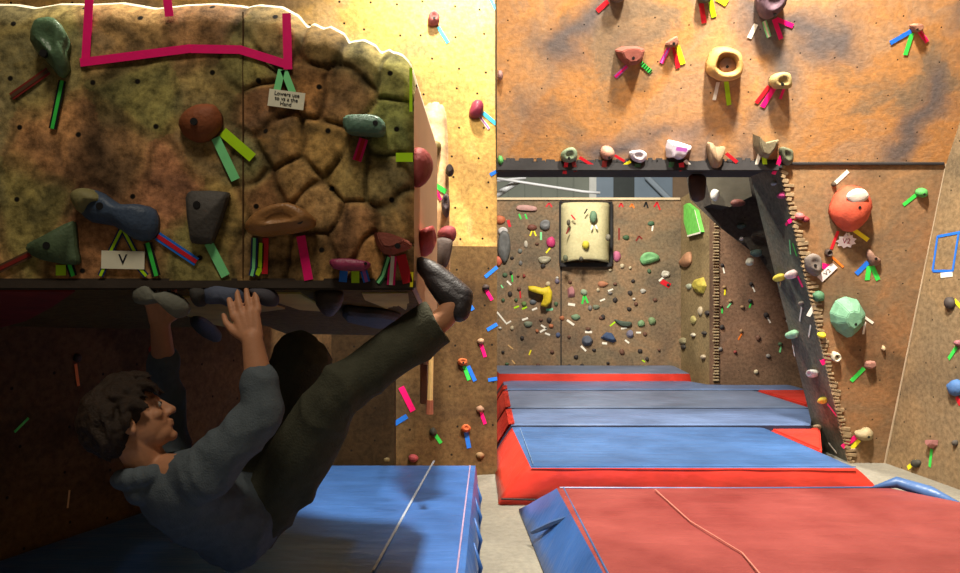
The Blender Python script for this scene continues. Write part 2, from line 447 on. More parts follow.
front.data.flip_normals() if front.data.polygons[0].normal.y > 0 else None
front.matrix_parent_inverse = Matrix.Translation(-boulder.location)
# top, side, back and underside shells
top_edge = [Vector(front.data.vertices[i * (NZ + 1) + NZ].co) for i in range(NX + 1)]
right_edge = [Vector(front.data.vertices[NX * (NZ + 1) + j].co) for j in range(NZ + 1)]
bot_edge = [Vector(front.data.vertices[i * (NZ + 1)].co) for i in range(NX + 1)]
BK = [(SX, 3.68), (-.95, 3.9), (-1.22, 5.55), (-3.0, 2.9)]
def back_y(x):
    # rear edge of the plan along x
    pts = [(-3.2, 2.9), (-2.4, 3.6), (-1.3, 5.0), (-1.15, 5.0), (-.95, 3.9), (SX, 3.68)]
    return interp(pts, x)
bm = bmesh.new()
pr = None
for i, v in enumerate(top_edge):
    by = back_y(v.x)
    q = [bm.verts.new(v), bm.verts.new((v.x, v.y + .02, v.z + .012)), bm.verts.new((v.x, v.y + .09, v.z + .014)), bm.verts.new((v.x, by, v.z + .02)), bm.verts.new((v.x, by, 1.27))]
    if pr:
        for k in range(4): bm.faces.new((pr[k], q[k], q[k + 1], pr[k + 1]))
    pr = q
bm.normal_update(); uv_planar(bm)
o = bm_obj('top_shell', bm, plain((226, 214, 186), .6, .15, 6), boulder, True); reparent(o, boulder)
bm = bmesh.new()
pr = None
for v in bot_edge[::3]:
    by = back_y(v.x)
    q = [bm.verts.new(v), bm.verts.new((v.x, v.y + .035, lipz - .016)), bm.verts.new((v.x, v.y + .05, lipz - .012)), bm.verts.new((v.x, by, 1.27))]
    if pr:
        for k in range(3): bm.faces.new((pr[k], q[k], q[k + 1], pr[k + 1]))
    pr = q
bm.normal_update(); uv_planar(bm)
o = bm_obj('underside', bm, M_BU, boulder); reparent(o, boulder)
# dark batten along the lip
bm = bmesh.new(); box_bm(bm, (bot_edge[0].x, BZ - .002, lipz - .022), (SX + .004, BZ + .06, lipz + .012), .006)
o = bm_obj('lip_batten', bm, plain((58, 48, 40), .7, .3, 9), boulder); reparent(o, boulder)
bm = bmesh.new(); tube_bm(bm, [P(243, 278, BZ + .002), P(243, 140, BZ + .002), P(243, 12, BZ + .004)], .0022, 6)
o = bm_obj('panel_seam', bm, plain((70, 48, 30), .8, .2, 20, .1), boulder); reparent(o, boulder)
# side panel: pale plywood
bm = bmesh.new()
poly = [bm.verts.new((SX, p.y, p.z)) for p in right_edge[::10]] + [bm.verts.new((SX, right_edge[-1].y + .1, right_edge[-1].z + .014)), bm.verts.new((SX, 3.68, right_edge[-1].z + .02)), bm.verts.new((SX, 3.68, 1.27))]
f = bm.faces.new(poly)
r_ = bmesh.ops.extrude_face_region(bm, geom=[f])
for e in r_['geom']:
    if isinstance(e, bmesh.types.BMVert): e.co.x -= .02
o = bm_obj('side_panel', bm, M_BS, boulder); reparent(o, boulder)
tag(boulder, 'overhanging rock-painted boulder with wavy top and pink taped box, above the person', 'climbing boulder')
# paint patches under the lip (real paint on the sloping underside)
UA, UB = Vector((0, BZ + .05, lipz - .012)), Vector((0, 3.8, 1.27))
PL['BU'] = plane3(UA, UB, UA + Vector((1, 0, 0)), 'boulder underside')
def patch(pts, col, nm):
    pl = PL['BU']; bm = bmesh.new()
    vs = [bm.verts.new(pl.hit(*p) + pl.n * .004) for p in pts]
    f = bm.faces.new(vs); f.normal_update()
    if f.normal.dot(pl.n) < 0: f.normal_flip()
    e = bmesh.ops.extrude_face_region(bm, geom=[f])
    for g_ in e['geom']:
        if isinstance(g_, bmesh.types.BMVert): g_.co -= pl.n * .006
    o = bm_obj(nm, bm, plain(col, .8, .25, 8), boulder); reparent(o, boulder)
YEL = (184, 166, 92)
patch([(176, 296.5), (235, 296), (262, 301), (285, 308), (262, 311), (242, 319), (226, 326), (205, 322), (185, 314)], YEL, 'paint_patch')
patch([(262, 292.5), (300, 292.5), (330, 311), (300, 309), (276, 301)], YEL, 'paint_patch')
patch([(362, 292.5), (408, 292), (410, 309), (396, 312), (378, 304), (365, 299)], YEL, 'paint_patch')
patch([(0, 290.3), (75, 290.3), (52, 306), (26, 320), (0, 327)], (120, 34, 22), 'paint_patch')

# buttress further back on the boulder's flank
bm = bmesh.new()
prof = [(426, 104), (432, 101), (441, 102), (446, 110), (448, 140), (449, 200), (450, 262), (447, 300), (440, 330), (430, 365), (421, 365), (421, 200), (421, 110)]
vs = [bm.verts.new(P(x, y, 4.2)) for x, y in prof]
f = bm.faces.new(vs); e = bmesh.ops.extrude_face_region(bm, geom=[f])
for g_ in e['geom']:
    if isinstance(g_, bmesh.types.BMVert): g_.co.y += 1.4; g_.co.x -= .05
bmesh.ops.recalc_face_normals(bm, faces=bm.faces)
bmesh.ops.bevel(bm, geom=[e_ for e_ in bm.edges], offset=.012, segments=2, affect='EDGES')
bm.normal_update(); uv_planar(bm)
o = bm_obj('rock_buttress', bm, rock('buttress_paint', [(170, 130, 92), (204, 160, 116), (222, 186, 142)], 1.5, (112, 96, 78), .6, 2.4, 0, seed=15), None, True)
tag(o, 'pale rounded rock buttress standing between the boulder and pale wall', 'rock buttress')
PL['BT'] = Plane((0, 4.2, 0), (0, -1, 0), 'pale rock buttress')
# thin pale pole below it
bm = bmesh.new(); tube_bm(bm, [P(431.5, 345, 4.15), P(430, 400, 4.15)], [.011, .015], 8)
o = bm_obj('wooden_pole', bm, plain((214, 176, 112), .6, .15)); tag(o, 'thin pale wooden pole hanging below the rock buttress', 'pole')
bm = bmesh.new(); tube_bm(bm, [P(430, 400, 4.15), P(429.5, 414, 4.15)], [.017, .02], 8)
bm_obj('tip', bm, plain((150, 84, 60)), o)
bm = bmesh.new(); box_bm(bm, (P(420, 0, 4.3).x, 4.3, P(0, 404, 4.3).z), (P(427, 0, 4.3).x, 4.36, P(0, 360, 4.3).z), .004)
o = bm_obj('wooden_batten', bm, plain((92, 52, 30), .7, .2)); tag(o, 'dark brown wooden batten beside the thin pale pole', 'batten')
# metal rods in front of the hall wall
for pts, lab in (([P(494, 181, 12.4), P(526, 178, 12.4)], 'short white metal rod under the beam, crossing a longer rod'), ([P(497, 178.5, 12.2), P(520, 182, 12.2), P(582, 191.5, 12.2), P(600, 193, 12.2)], 'long thin white metal rod running under the dark beam'), ([P(494, 197, 12.6), P(518, 181, 12.6)], 'grey metal brace sloping up to the crossed white rods')):
    bm = bmesh.new(); tube_bm(bm, pts, .022 if 'brace' not in lab else .05, 8)
    o = bm_obj('metal_rod', bm, plain((222, 224, 228), .35, .05, 8, .5) if 'white' in lab else plain((150, 160, 172), .4, .05), None, True); tag(o, lab, 'rod', 'rods under the beam')
# ------------------------------------------------------------------ crash mats
def vinyl(col, rough=.38, fade=None):
    key = ('vinyl', tuple(col), rough, fade)
    if key in MATS: return MATS[key]
    m, t, b = nt('vinyl'); N = t.nodes; L = t.links
    tc = N.new('ShaderNodeTexCoord')
    n1 = N.new('ShaderNodeTexNoise'); n1.inputs['Scale'].default_value = 1.8; n1.inputs['Detail'].default_value = 6; n1.inputs['Roughness'].default_value = .6
    L.new(tc.outputs['Object'], n1.inputs['Vector'])
    cr = N.new('ShaderNodeValToRGB'); e = cr.color_ramp.elements
    e[0].position = .3; e[0].color = lin([c * .86 for c in col]); e[1].position = .72; e[1].color = lin(fade or [min(255, c * 1.1 + 8) for c in col])
    L.new(n1.outputs['Fac'], cr.inputs[0]); L.new(cr.outputs[0], b.inputs['Base Color'])
    mp = N.new('ShaderNodeMapping'); mp.inputs['Scale'].default_value = (2.2, 9, 4); mp.inputs['Rotation'].default_value = (0, 0, .15)
    L.new(tc.outputs['Object'], mp.inputs['Vector'])
    n2 = N.new('ShaderNodeTexNoise'); n2.inputs['Scale'].default_value = 1; n2.inputs['Detail'].default_value = 3
    L.new(mp.outputs[0], n2.inputs['Vector'])
    bp = N.new('ShaderNodeBump'); bp.inputs['Strength'].default_value = .5; bp.inputs['Distance'].default_value = .03
    L.new(n2.outputs['Fac'], bp.inputs['Height']); L.new(bp.outputs['Normal'], b.inputs['Normal'])
    b.inputs['Roughness'].default_value = rough; b.inputs['Specular IOR Level'].default_value = .35
    MATS[key] = m; return m
BLUE = vinyl((54, 86, 132)); BLUED = vinyl((56, 86, 132)); RED = vinyl((210, 56, 42)); REDF = vinyl((122, 44, 42), .5, (138, 66, 62)); BLUES = vinyl((50, 92, 156)); GREYB_ = vinyl((92, 104, 128)); BLUEF = vinyl((80, 98, 132))
DUSK = vinyl((30, 38, 56))
REDD = vinyl((172, 44, 34))

def mat_body(name, bot, top, h, m_side, m_top, z0=0.0, bulge=.03, amp=.008, seed=0, n=28, parent=None):
    """a stuffed mat: outline at the floor, outline of the top face, soft bulging sides, slightly uneven top. bot/top: corner lists of (x, y)"""
    root = empty(name, (sum(p[0] for p in bot) / len(bot), sum(p[1] for p in bot) / len(bot), z0))
    def ring(poly, k=10):
        out = []
        for i in range(len(poly)):
            a, b = Vector(poly[i]).to_2d() if len(poly[i]) > 2 else Vector(poly[i]), Vector(poly[(i + 1) % len(poly)])
            for q in range(k): out.append(a.lerp(b, q / k))
        return out
    rb, rt_ = ring(bot), ring(top)
    c = sum(rt_, Vector((0, 0))) / len(rt_)
    bm = bmesh.new(); prev = None
    lv = [(0, 0, 0), (.04, .0, .6), (.3, .3, 1), (.6, .6, 1), (.88, .9, .7), (1.0, 1.0, 0)]
    for hz, k, bu in lv:
        row = []
        for i, (p, q) in enumerate(zip(rb, rt_)):
            r = p.lerp(q, k); d = (r - c).normalized() * bulge * bu * (.7 + .6 * noise.noise(Vector((r.x * 3 + seed, r.y * 3, hz))))
            row.append(bm.verts.new((r.x + d.x, r.y + d.y, z0 + h * hz)))
        if prev:
            for i in range(len(row)):
                j = (i + 1) % len(row); bm.faces.new((prev[i], prev[j], row[j], row[i]))
        prev = row
    bm.faces.new([v for v in [bm.verts.new((p.x, p.y, z0)) for p in rb]][::-1])
    bmesh.ops.remove_doubles(bm, verts=bm.verts, dist=1e-5)
    o = bm_obj('side_cover', bm, m_side, root, True); reparent(o, root)
    # top face: fan of rings towards the centre, with soft unevenness
    bm = bmesh.new(); prev = None
    for s in [1.0, .985, .95, .9, .8, .7, .6, .5, .4, .3, .2, .1]:
        row = []
        for p in rt_:
            r = c + (p - c) * s
            dz = .012 * min(1, (1 - s) * 20) + amp * noise.noise(Vector((r.x * 1.7 + seed, r.y * 3.2, seed))) * min(1, (1 - s) * 12)
            row.append(bm.verts.new((r.x, r.y, z0 + h + dz)))
        if prev:
            for i in range(len(row)):
                j = (i + 1) % len(row); bm.faces.new((prev[i], prev[j], row[j], row[i]))
        prev = row
    bm.faces.new(prev)
    o = bm_obj('top_cover', bm, m_top, root, True); reparent(o, root)
    return root
def strip(root, pts, w, z, m, nm, t=.004):
    bm = bmesh.new(); pts = [Vector((p[0], p[1], z)) for p in pts]
    for a, b in zip(pts, pts[1:]):
        d = (b - a).normalized(); s = Vector((-d.y, d.x, 0)) * w / 2; up = Vector((0, 0, t))
        v = [bm.verts.new(q) for q in (a - s, a + s, b + s, b - s, a - s + up, a + s + up, b + s + up, b - s + up)]
        for f in ((0, 1, 2, 3), (4, 7, 6, 5), (0, 4, 5, 1), (1, 5, 6, 2), (2, 6, 7, 3), (3, 7, 4, 0)): bm.faces.new([v[i] for i in f])
    o = bm_obj(nm, bm, m, root); reparent(o, root); return o
def fp(x, y, h):
    Z = (CH - h) * F / (y - CY); return ((x - CX) / F * Z, Z)
M_SEAM = plain((150, 160, 176), .6, .1); M_SEAMR = plain((176, 110, 96), .6, .1)
h1 = .3
# the blue mat under the person
top = [(-.03, 5.36), (-1.33, 5.36), (-2.42, 2.72), (-2.5, 1.75), (-.09, 1.75)]
bot = [(.0, 5.40), (-1.34, 5.40), (-2.44, 2.72), (-2.52, 1.72), (-.03, 1.72)]
r = mat_body('crash_mat', bot, top, h1, BLUES, BLUES, seed=2, bulge=.025, amp=.01)
tag(r, 'plain blue crash mat lying under the hanging person', 'crash mat', 'crash mats')
a, b = fp(434, 463.5, h1), fp(373, 575, h1)
strip(r, [a, b], .012, h1 + .016, M_SEAM, 'seam')
strip(r, [(-.065, 5.3), (-.12, 1.8)], .008, h1 + .012, plain((150, 130, 160)), 'piping')
for k in range(7):
    y0 = 5.15 - k * .42
    bm = bmesh.new(); tube_bm(bm, [(-.012, y0, .04), (.004, y0 - .05, .15), (-.03, y0 - .02, .26)], [.004, .011, .004], 6)
    o = bm_obj('fold', bm, BLUES, r, True); reparent(o, r)
# foreground faded red mat with blue sides
tl = fp(562, 487, .3)
top = [(.50, 4.78), (2.46, 4.80), (2.72, 4.45), (3.05, 2.2), (.57, 2.2)]
bot = [(.262, 5.34), (.40, 5.3), (2.46, 4.92), (2.86, 4.50), (3.2, 2.1), (.47, 2.1)]
top = [(.46, 4.80), (.60, 4.79), (2.46, 4.80), (2.72, 4.45), (3.05, 2.2), (.57, 2.2)]
r = mat_body('crash_mat', bot, top, .29, BLUES, REDF, seed=5, bulge=.012, amp=.012)
tag(r, 'faded red topped crash mat with blue sides, in front of the others', 'crash mat', 'crash mats')
strip(r, [fp(655, 492, .3), fp(690, 524, .3), fp(742, 556, .3), fp(762, 580, .3)], .006, .313, M_SEAMR, 'seam')
bm = bmesh.new(); tube_bm(bm, [(.30, 4.62, .08), (.40, 4.42, .19), (.515, 4.25, .292)], [.012, .018, .008], 6)
o = bm_obj('flap_edge', bm, BLUED, r); reparent(o, r)
bm = bmesh.new(); tube_bm(bm, [(.50, 4.79, .294), (.53, 3.6, .296), (.57, 2.2, .294)], .005, 6)
o = bm_obj('piping', bm, BLUE, r); reparent(o, r)
bm = bmesh.new(); tube_bm(bm, [(.48, 4.81, .29), (1.5, 4.82, .285), (2.46, 4.82, .29)], .006, 6)
o = bm_obj('piping', bm, BLUE, r); reparent(o, r)
bm = bmesh.new(); tube_bm(bm, [(2.36, 4.80, .295), (2.5, 4.80, .325), (2.62, 4.66, .30), (2.72, 4.47, .26)], [.008, .035, .04, .012], 10)
o = bm_obj('corner_fold', bm, BLUED, r, True); reparent(o, r)
# second mat: blue top, red border and sides
hB = .27
def sp(x, y): return fp(x, y, hB)
t = [sp(531, 468), sp(868, 470), sp(762, 427.5), sp(512, 427.5)]
b0 = fp(500, 505, 0); b1 = (fp(885, 500, 0)[0], b0[1])
top = [t[0], sp(856, 468), sp(764, 428), t[3]]
bot = [b0, (2.80, b0[1]), (2.42, t[2][1] - .02), (.13, t[3][1])]
r = mat_body('crash_mat', bot, top, hB, RED, BLUE, seed=8, bulge=.03, amp=.006)
tag(r, 'blue topped crash mat with wide red border, behind the faded red mat', 'crash mat', 'crash mats')
strip(r, [sp(531, 468.4), sp(856, 468.6)], .006, hB + .011, BLUED, 'seam')
strip(r, [sp(520, 430), sp(533, 466)], .004, hB + .014, plain((104, 124, 152), .6, .1), 'seam')
bm = bmesh.new(); tube_bm(bm, [(.145, b0[1] - .03, .05), (.40, b0[1] - .035, .045)], .007, 6)
o = bm_obj('zip', bm, M_DARK, r); reparent(o, r)
for k in range(8):
    x = .55 + k * .24
    bm = bmesh.new(); tube_bm(bm, [(x, b0[1] - .022, .03), (x - .015, b0[1] + .08, .14), (x + .02, b0[1] + .12, .235)], [.004, .012, .004], 6)
    o = bm_obj('fold', bm, RED, r, True); reparent(o, r)
# red wedge beside it, and a second one further back
def wedge(pts, h, m, lab):
    bm = bmesh.new(); a = [bm.verts.new((*p, 0)) for p in pts]; c = [bm.verts.new((*p, h)) for p in pts]
    bm.faces.new(a[::-1]); bm.faces.new(c)
    for i in range(len(pts)): bm.faces.new((a[i], a[(i + 1) % len(pts)], c[(i + 1) % len(pts)], c[i]))
    bmesh.ops.bevel(bm, geom=list(bm.edges), offset=.015, segments=2, affect='EDGES')
    o = bm_obj('wedge_mat', bm, m); tag(o, lab, 'crash mat', 'red wedge mats'); return o
wedge([fp(768, 427.5, .24), fp(820, 427.5, .24), fp(822, 450, .24)], .24, RED, 'bright red triangular wedge mat at the foot of the pillar')
# mats further back, each a blue slab with a red left flank
def row_mat(y0, y1, x0t, x1, side, topm, lab, h=.27, bulge=.008, cut=None):
    a, b_ = fp(480, y0, h)[1], fp(480, y1, h)[1]
    xl0, xl1 = fp(x0t[0], y0, h)[0], fp(x0t[1], y1, h)[0]
    xr0, xr1 = fp(x1[0], y0, h)[0], fp(x1[1], y1, h)[0]
    top = [(xl0, a + .03), (xr0, a + .03), (xr1, b_ - .03), (xl1, b_ - .03)]
    bot = [(xl0 - .16, a + .01), (xr0 + .02, a + .01), (xr1 + .02, b_ - .015), (xl1 - .16, b_ - .015)]
    if cut: top[2:] = [(xr0, 9.9), (2.86, 9.9), (2.70, 10.33), (xl1, 10.33)]; bot[2:] = [(xr0 + .02, 9.92), (2.88, 9.92), (2.72, 10.35), (xl1 - .16, 10.35)]
    r = mat_body('crash_mat', bot, top, h, side, topm, seed=y0, bulge=bulge, amp=.008)
    yb = top[3][1]; bm = bmesh.new()
    q = [(xl0 - .185, a + .03, .02), (xl0 - .025, a + .05, h + .006), (xl0 + .03, a + .05, h + .016), (xl1 + .03, yb - .03, h + .016), (xl1 - .025, yb - .03, h + .006), (xl1 - .185, yb, .02)]
    v = [bm.verts.new(p) for p in q]; bm.faces.new((v[0], v[1], v[4], v[5])); bm.faces.new((v[1], v[2], v[3], v[4]))
    e_ = bmesh.ops.solidify(bm, geom=list(bm.faces), thickness=.012)
    o = bm_obj('flank_panel', bm, RED, r); reparent(o, r)
    tag(r, lab, 'crash mat', 'crash mats'); return r, a, b_
r, _, _ = row_mat(426, 409, (511.5, 508), (812, 811), DUSK, BLUEF, 'pale blue strip mat with red flank, second in the row of mats')
r, _, _ = row_mat(408.4, 391, (508, 505), (811, 756), DUSK, GREYB_, 'greyish blue strip mat with red flank, third in the row of mats')
r, _, _ = row_mat(390.5, 378.5, (505, 502.5), (808, 800), DUSK, BLUEF, 'narrow blue strip mat, fourth in the row of mats, before the red-fronted far one', cut=True)
wedge([fp(757, 391, .26), fp(809, 391, .26), fp(812, 404, .26), fp(806, 404, .26)], .275, REDD, 'darker red wedge mat between two strip mats by the pillar')
hF = .36
a, b_ = fp(480, 374, hF)[1], 11.45
top = [(fp(500, 374, hF)[0], a + .03), (fp(690, 374, hF)[0], a + .03), (2.78, b_), (.15, b_)]
bot = [(.2, a - .02), (2.78, a - .02), (2.80, b_), (.1, b_)]
r = mat_body('crash_mat', bot, top, hF, RED, GREYB_, seed=3, bulge=.01)
tag(r, 'long blue mat with red front, against the far wall', 'crash mat', 'crash mats')
# ------------------------------------------------------------------ climbing holds and tape
TC = dict(pink=(238, 18, 112), red=(200, 30, 42), lime=(176, 224, 24), green=(60, 205, 78), pale=(128, 220, 146), blue=(36, 112, 214), cyan=(70, 190, 232), white=(236, 228, 210),
          yellow=(244, 226, 40), black=(26, 24, 24), navy=(34, 44, 92), brown=(84, 58, 40), maroon=(120, 36, 30), orange=(236, 120, 40), purple=(170, 90, 170), darkgreen=(30, 80, 44), tan=(210, 168, 110), mint=(130, 205, 160))
TN = dict(pale='pale green', darkgreen='dark green', navy='navy blue')
def tapemat(c): return plain(TC[c], .45, .06, 30, .3, .05, name='tape')
DARKHOLE = plain((20, 18, 18), .5, .1, 20, .4, 0, name='bolt_metal')
LANDS = []      # (wall key, alias, px, py)
ALIAS = set()

def resample(pts, n=28):
    """closed smooth outline through the given corners"""
    out = []; m = len(pts); k = max(1, n // m)
    for i in range(m):
        p0, p1, p2, p3 = (Vector(pts[(i + q) % m]) for q in (-1, 0, 1, 2))
        for s in range(k):
            t = s / k
            out.append(.5 * ((2 * p1) + (p2 - p0) * t + (2 * p0 - 5 * p1 + 4 * p2 - p3) * t * t + (3 * p1 - p0 - 3 * p2 + p3) * t ** 3))
    return out
PROF = {
    'round': [(0, 1, 0), (.3, 1.0, .0), (.6, .88, .02), (.84, .62, .04), (.97, .3, .05)],
    'slab': [(0, .95, 0), (.5, 1, 0), (.85, .94, 0), (1, .74, 0)],
    'jug': [(0, .86, -.04), (.35, .95, 0), (.75, .92, .10), (.95, .72, .2), (1, .5, .16), (.86, .34, .14)],
    'wedge': [(0, 1, 0), (.5, .86, .06), (1, .66, .16)],
    'plate': [(0, 1, 0), (.7, .97, 0), (1, .9, 0)],
    'facet': [(0, 1, 0), (.55, .84, .02), (1, .42, .06)],
    'cup': [(0, 1, 0), (.5, .98, .02), (.85, .86, .06), (1, .74, .1), (.95, .62, .1), (.55, .5, .1), (.5, .3, .1)],
    'board': [(0, 1, 0), (1, .97, 0)],
    'tall': [(0, .9, -.05), (.6, .94, .05), (1, .8, .12)],
}
def hold(wall, shape, kind, col, alias, depth=None, bolt=None, label=None, chalk=None, rough=.65, group=None, cat='climbing hold', rot=0, name='climbing_hold', off=0, nrm=None):
    pl = PL[wall]
    if len(shape) == 4 and not hasattr(shape[0], '__len__'):
        cx, cy, w, h = shape; rs = random.Random(hash_(alias)); pts = []
        for k in range(9):
            a = k * 2 * math.pi / 9; q = .88 + .2 * rs.random()
            x, y = w / 2 * q * math.cos(a), h / 2 * q * math.sin(a); c_, s_ = math.cos(rot), math.sin(rot)
            pts.append((cx + x * c_ - y * s_, cy + x * s_ + y * c_))
    else:
        pts = shape; cx = sum(p[0] for p in pts) / len(pts); cy = sum(p[1] for p in pts) / len(pts)
    o3 = pl.hit(cx, cy); B = pl.mat(o3); Bi = B.inverted()
    if kind in ('facet', 'wedge', 'plate', 'slab', 'board'):
        out = resample(pts, 1) if kind == 'facet' else resample(pts, 20)
        if kind in ('facet', 'wedge', 'board'): out = [Vector(p) for p in pts]
    else: out = resample(pts, 27)
    loc = [(Bi @ pl.hit(p[0], p[1])).to_2d() for p in out]
    sx = max(p.x for p in loc) - min(p.x for p in loc); sy = max(p.y for p in loc) - min(p.y for p in loc)
    d = depth if depth else .45 * min(sx, sy)
    sd = hash_(alias) % 97
    bm = bmesh.new(); prev = None; c0 = Vector((0, 0))
    for z, s, dy in PROF[kind]:
        row = []
        for p in loc:
            q = p * s; nz_ = 1 + (.05 if kind not in ('wedge', 'facet', 'plate', 'board') else .0) * noise.noise(Vector((p.x * 30 + sd, p.y * 30, z * 3)))
            row.append(bm.verts.new((q.x * nz_, q.y * nz_ + dy * sy, z * d)))
        if prev:
            for i in range(len(row)): bm.faces.new((prev[i], prev[(i + 1) % len(row)], row[(i + 1) % len(row)], row[i]))
        else: bm.faces.new(row[::-1])
        prev = row
    if kind in ('facet', 'wedge', 'plate', 'slab', 'tall', 'board'): bm.faces.new(prev)
    else:
        zc = PROF[kind][-1][0] * d + (.02 * d if kind in ('round',) else -.02 * d)
        m_ = sum((v.co for v in prev), Vector()) / len(prev); cv = bm.verts.new((m_.x, m_.y, zc))
        for i in range(len(prev)): bm.faces.new((prev[i], prev[(i + 1) % len(prev)], cv))
    if kind in ('wedge', 'facet', 'plate', 'slab'):
        bmesh.ops.recalc_face_normals(bm, faces=bm.faces)
        bmesh.ops.bevel(bm, geom=list(bm.edges), offset=min(.006, .06 * min(sx, sy)), segments=2, affect='EDGES', clamp_overlap=True)
    col = tuple(int(v_ * .84 + g_ * .16) for v_, g_ in zip(col, (128, 120, 112)))
    m = plain(col, rough, .22, 16, .3, .3)
    o = bm_obj(name, bm, m, None, kind not in ('facet', 'wedge', 'board'))
    o.matrix_world = B @ Matrix.Translation((0, 0, off))
    if bolt:
        b2 = bmesh.new(); bp = Bi @ pl.hit(*bolt) if bolt is not True else Vector((0, 0, 0))
        f = math.hypot(bp.x / max(sx / 2, 1e-3), bp.y / max(sy / 2, 1e-3))
        zz = d * {'plate': 1, 'slab': 1, 'facet': 1, 'wedge': 1, 'tall': 1, 'cup': .5}.get(kind, max(.45, 1.02 - .42 * f * f))
        r = min(.011, .12 * min(sx, sy))
        tube_bm(b2, [(bp.x, bp.y, zz * .5), (bp.x, bp.y, zz + .002)], r, 10)
        bm_obj('bolt', b2, DARKHOLE, o)
    assert alias not in ALIAS, alias
    ALIAS.add(alias); LANDS.append((wall, alias, cx, cy))
    tag(o, label or f'{alias} on the {pl.name}', cat, group or f'climbing holds on the {pl.name}')
    o['alias'] = alias
    return o
def hash_(s):
    h = 5381
    for ch in str(s): h = (h * 33 + ord(ch)) & 0xffffff
    return h
TSEEN = {}
def tape(wall, col, x0, y0, x1, y1, w, ref, edge=None, rel=None, dash=False, mid=None, off=.003, name='tape_strip', label=None):
    """a strip of tape stuck on a wall, w pixels wide; edge: the wider tape it lies on"""
    pl = PL[wall]; pts = [(x0, y0)] + ([mid] if mid else []) + [(x1, y1)]
    q = [pl.hit(*p) for p in pts]; sc_ = (q[0].y + q[-1].y) / 2 / F
    def band(width, z, nm, mat, parent=None, a=0.0, b=1.0):
        bm = bmesh.new(); Bi = pl.mat(q[0]).inverted(); L = [(Bi @ p).to_2d() for p in q]
        if a or b < 1: L = [L[0].lerp(L[-1], a), L[0].lerp(L[-1], b)]
        for s0, s1 in zip(L, L[1:]):
            d = (s1 - s0).normalized(); n = Vector((-d.y, d.x)) * width / 2; t = .0012
            lo = [s0 - n, s0 + n, s1 + n, s1 - n]
            v = [bm.verts.new((p.x, p.y, z)) for p in lo] + [bm.verts.new((p.x, p.y, z + t)) for p in lo]
            for f in ((3, 2, 1, 0), (4, 5, 6, 7), (0, 1, 5, 4), (1, 2, 6, 5), (2, 3, 7, 6), (3, 0, 4, 7)): bm.faces.new([v[i] for i in f])
        o = bm_obj(nm, bm, mat, parent)
        if parent is None: o.matrix_world = pl.mat(q[0])
        return o
    cn = TN.get(col, col)
    o = band(w * sc_ * (1 if not edge else 1), off, name, tapemat(edge or col))
    if edge:
        band(w * sc_ * .46, off + .0013, 'stripe', tapemat(col), o)
        cn = f'{TN.get(edge, edge)} edged {cn}'
    if dash:
        for k in range(5): band(w * sc_, off + .0013, 'stripe', tapemat('black'), o, .08 + k * .2, .16 + k * .2)
        cn = 'dashed black and ' + cn
    ln = math.hypot(x1 - x0, y1 - y0); ang = math.degrees(math.atan2(x1 - x0, y1 - y0))
    if label: tag(o, label, 'tape', f'tape strips on the {pl.name}')
    else: TSEEN.setdefault((ref, cn, rel or 'under'), []).append((o, ln, ang, pl.name))
    return o
def finish_tapes():
    for (ref, cn, rel), v in TSEEN.items():
        g = lambda n: f'tape strips on the {n}'
        if len(v) == 1: tag(v[0][0], f'{cn} tape strip {rel} the {ref}', 'tape', g(v[0][3]))
        elif len(v) == 2:
            (a, b) = sorted(v, key=lambda t: t[1])
            if b[1] > a[1] * 1.12: la, lb = 'shorter', 'longer'
            else:
                a, b = sorted(v, key=lambda t: abs(t[2])); la, lb = 'more upright', 'more slanted'
                if abs(abs(a[2]) - abs(b[2])) < 5:
                    a, b = sorted(v, key=lambda t: t[2]); la, lb = 'left leaning', 'right leaning'
            tag(a[0], f'{la} {cn} tape strip {rel} the {ref}', 'tape', g(a[3])); tag(b[0], f'{lb} {cn} tape strip {rel} the {ref}', 'tape', g(b[3]))
        else:
            v.sort(key=lambda t: t[2])
            for i, t in enumerate(v): tag(t[0], f'{["right leaning", "middle", "left leaning"][2 - min(i, 2)] if False else ["left leaning", "middle", "right leaning"][min(i, 2)]} {cn} tape strip {rel} the {ref}', 'tape', g(t[3]))
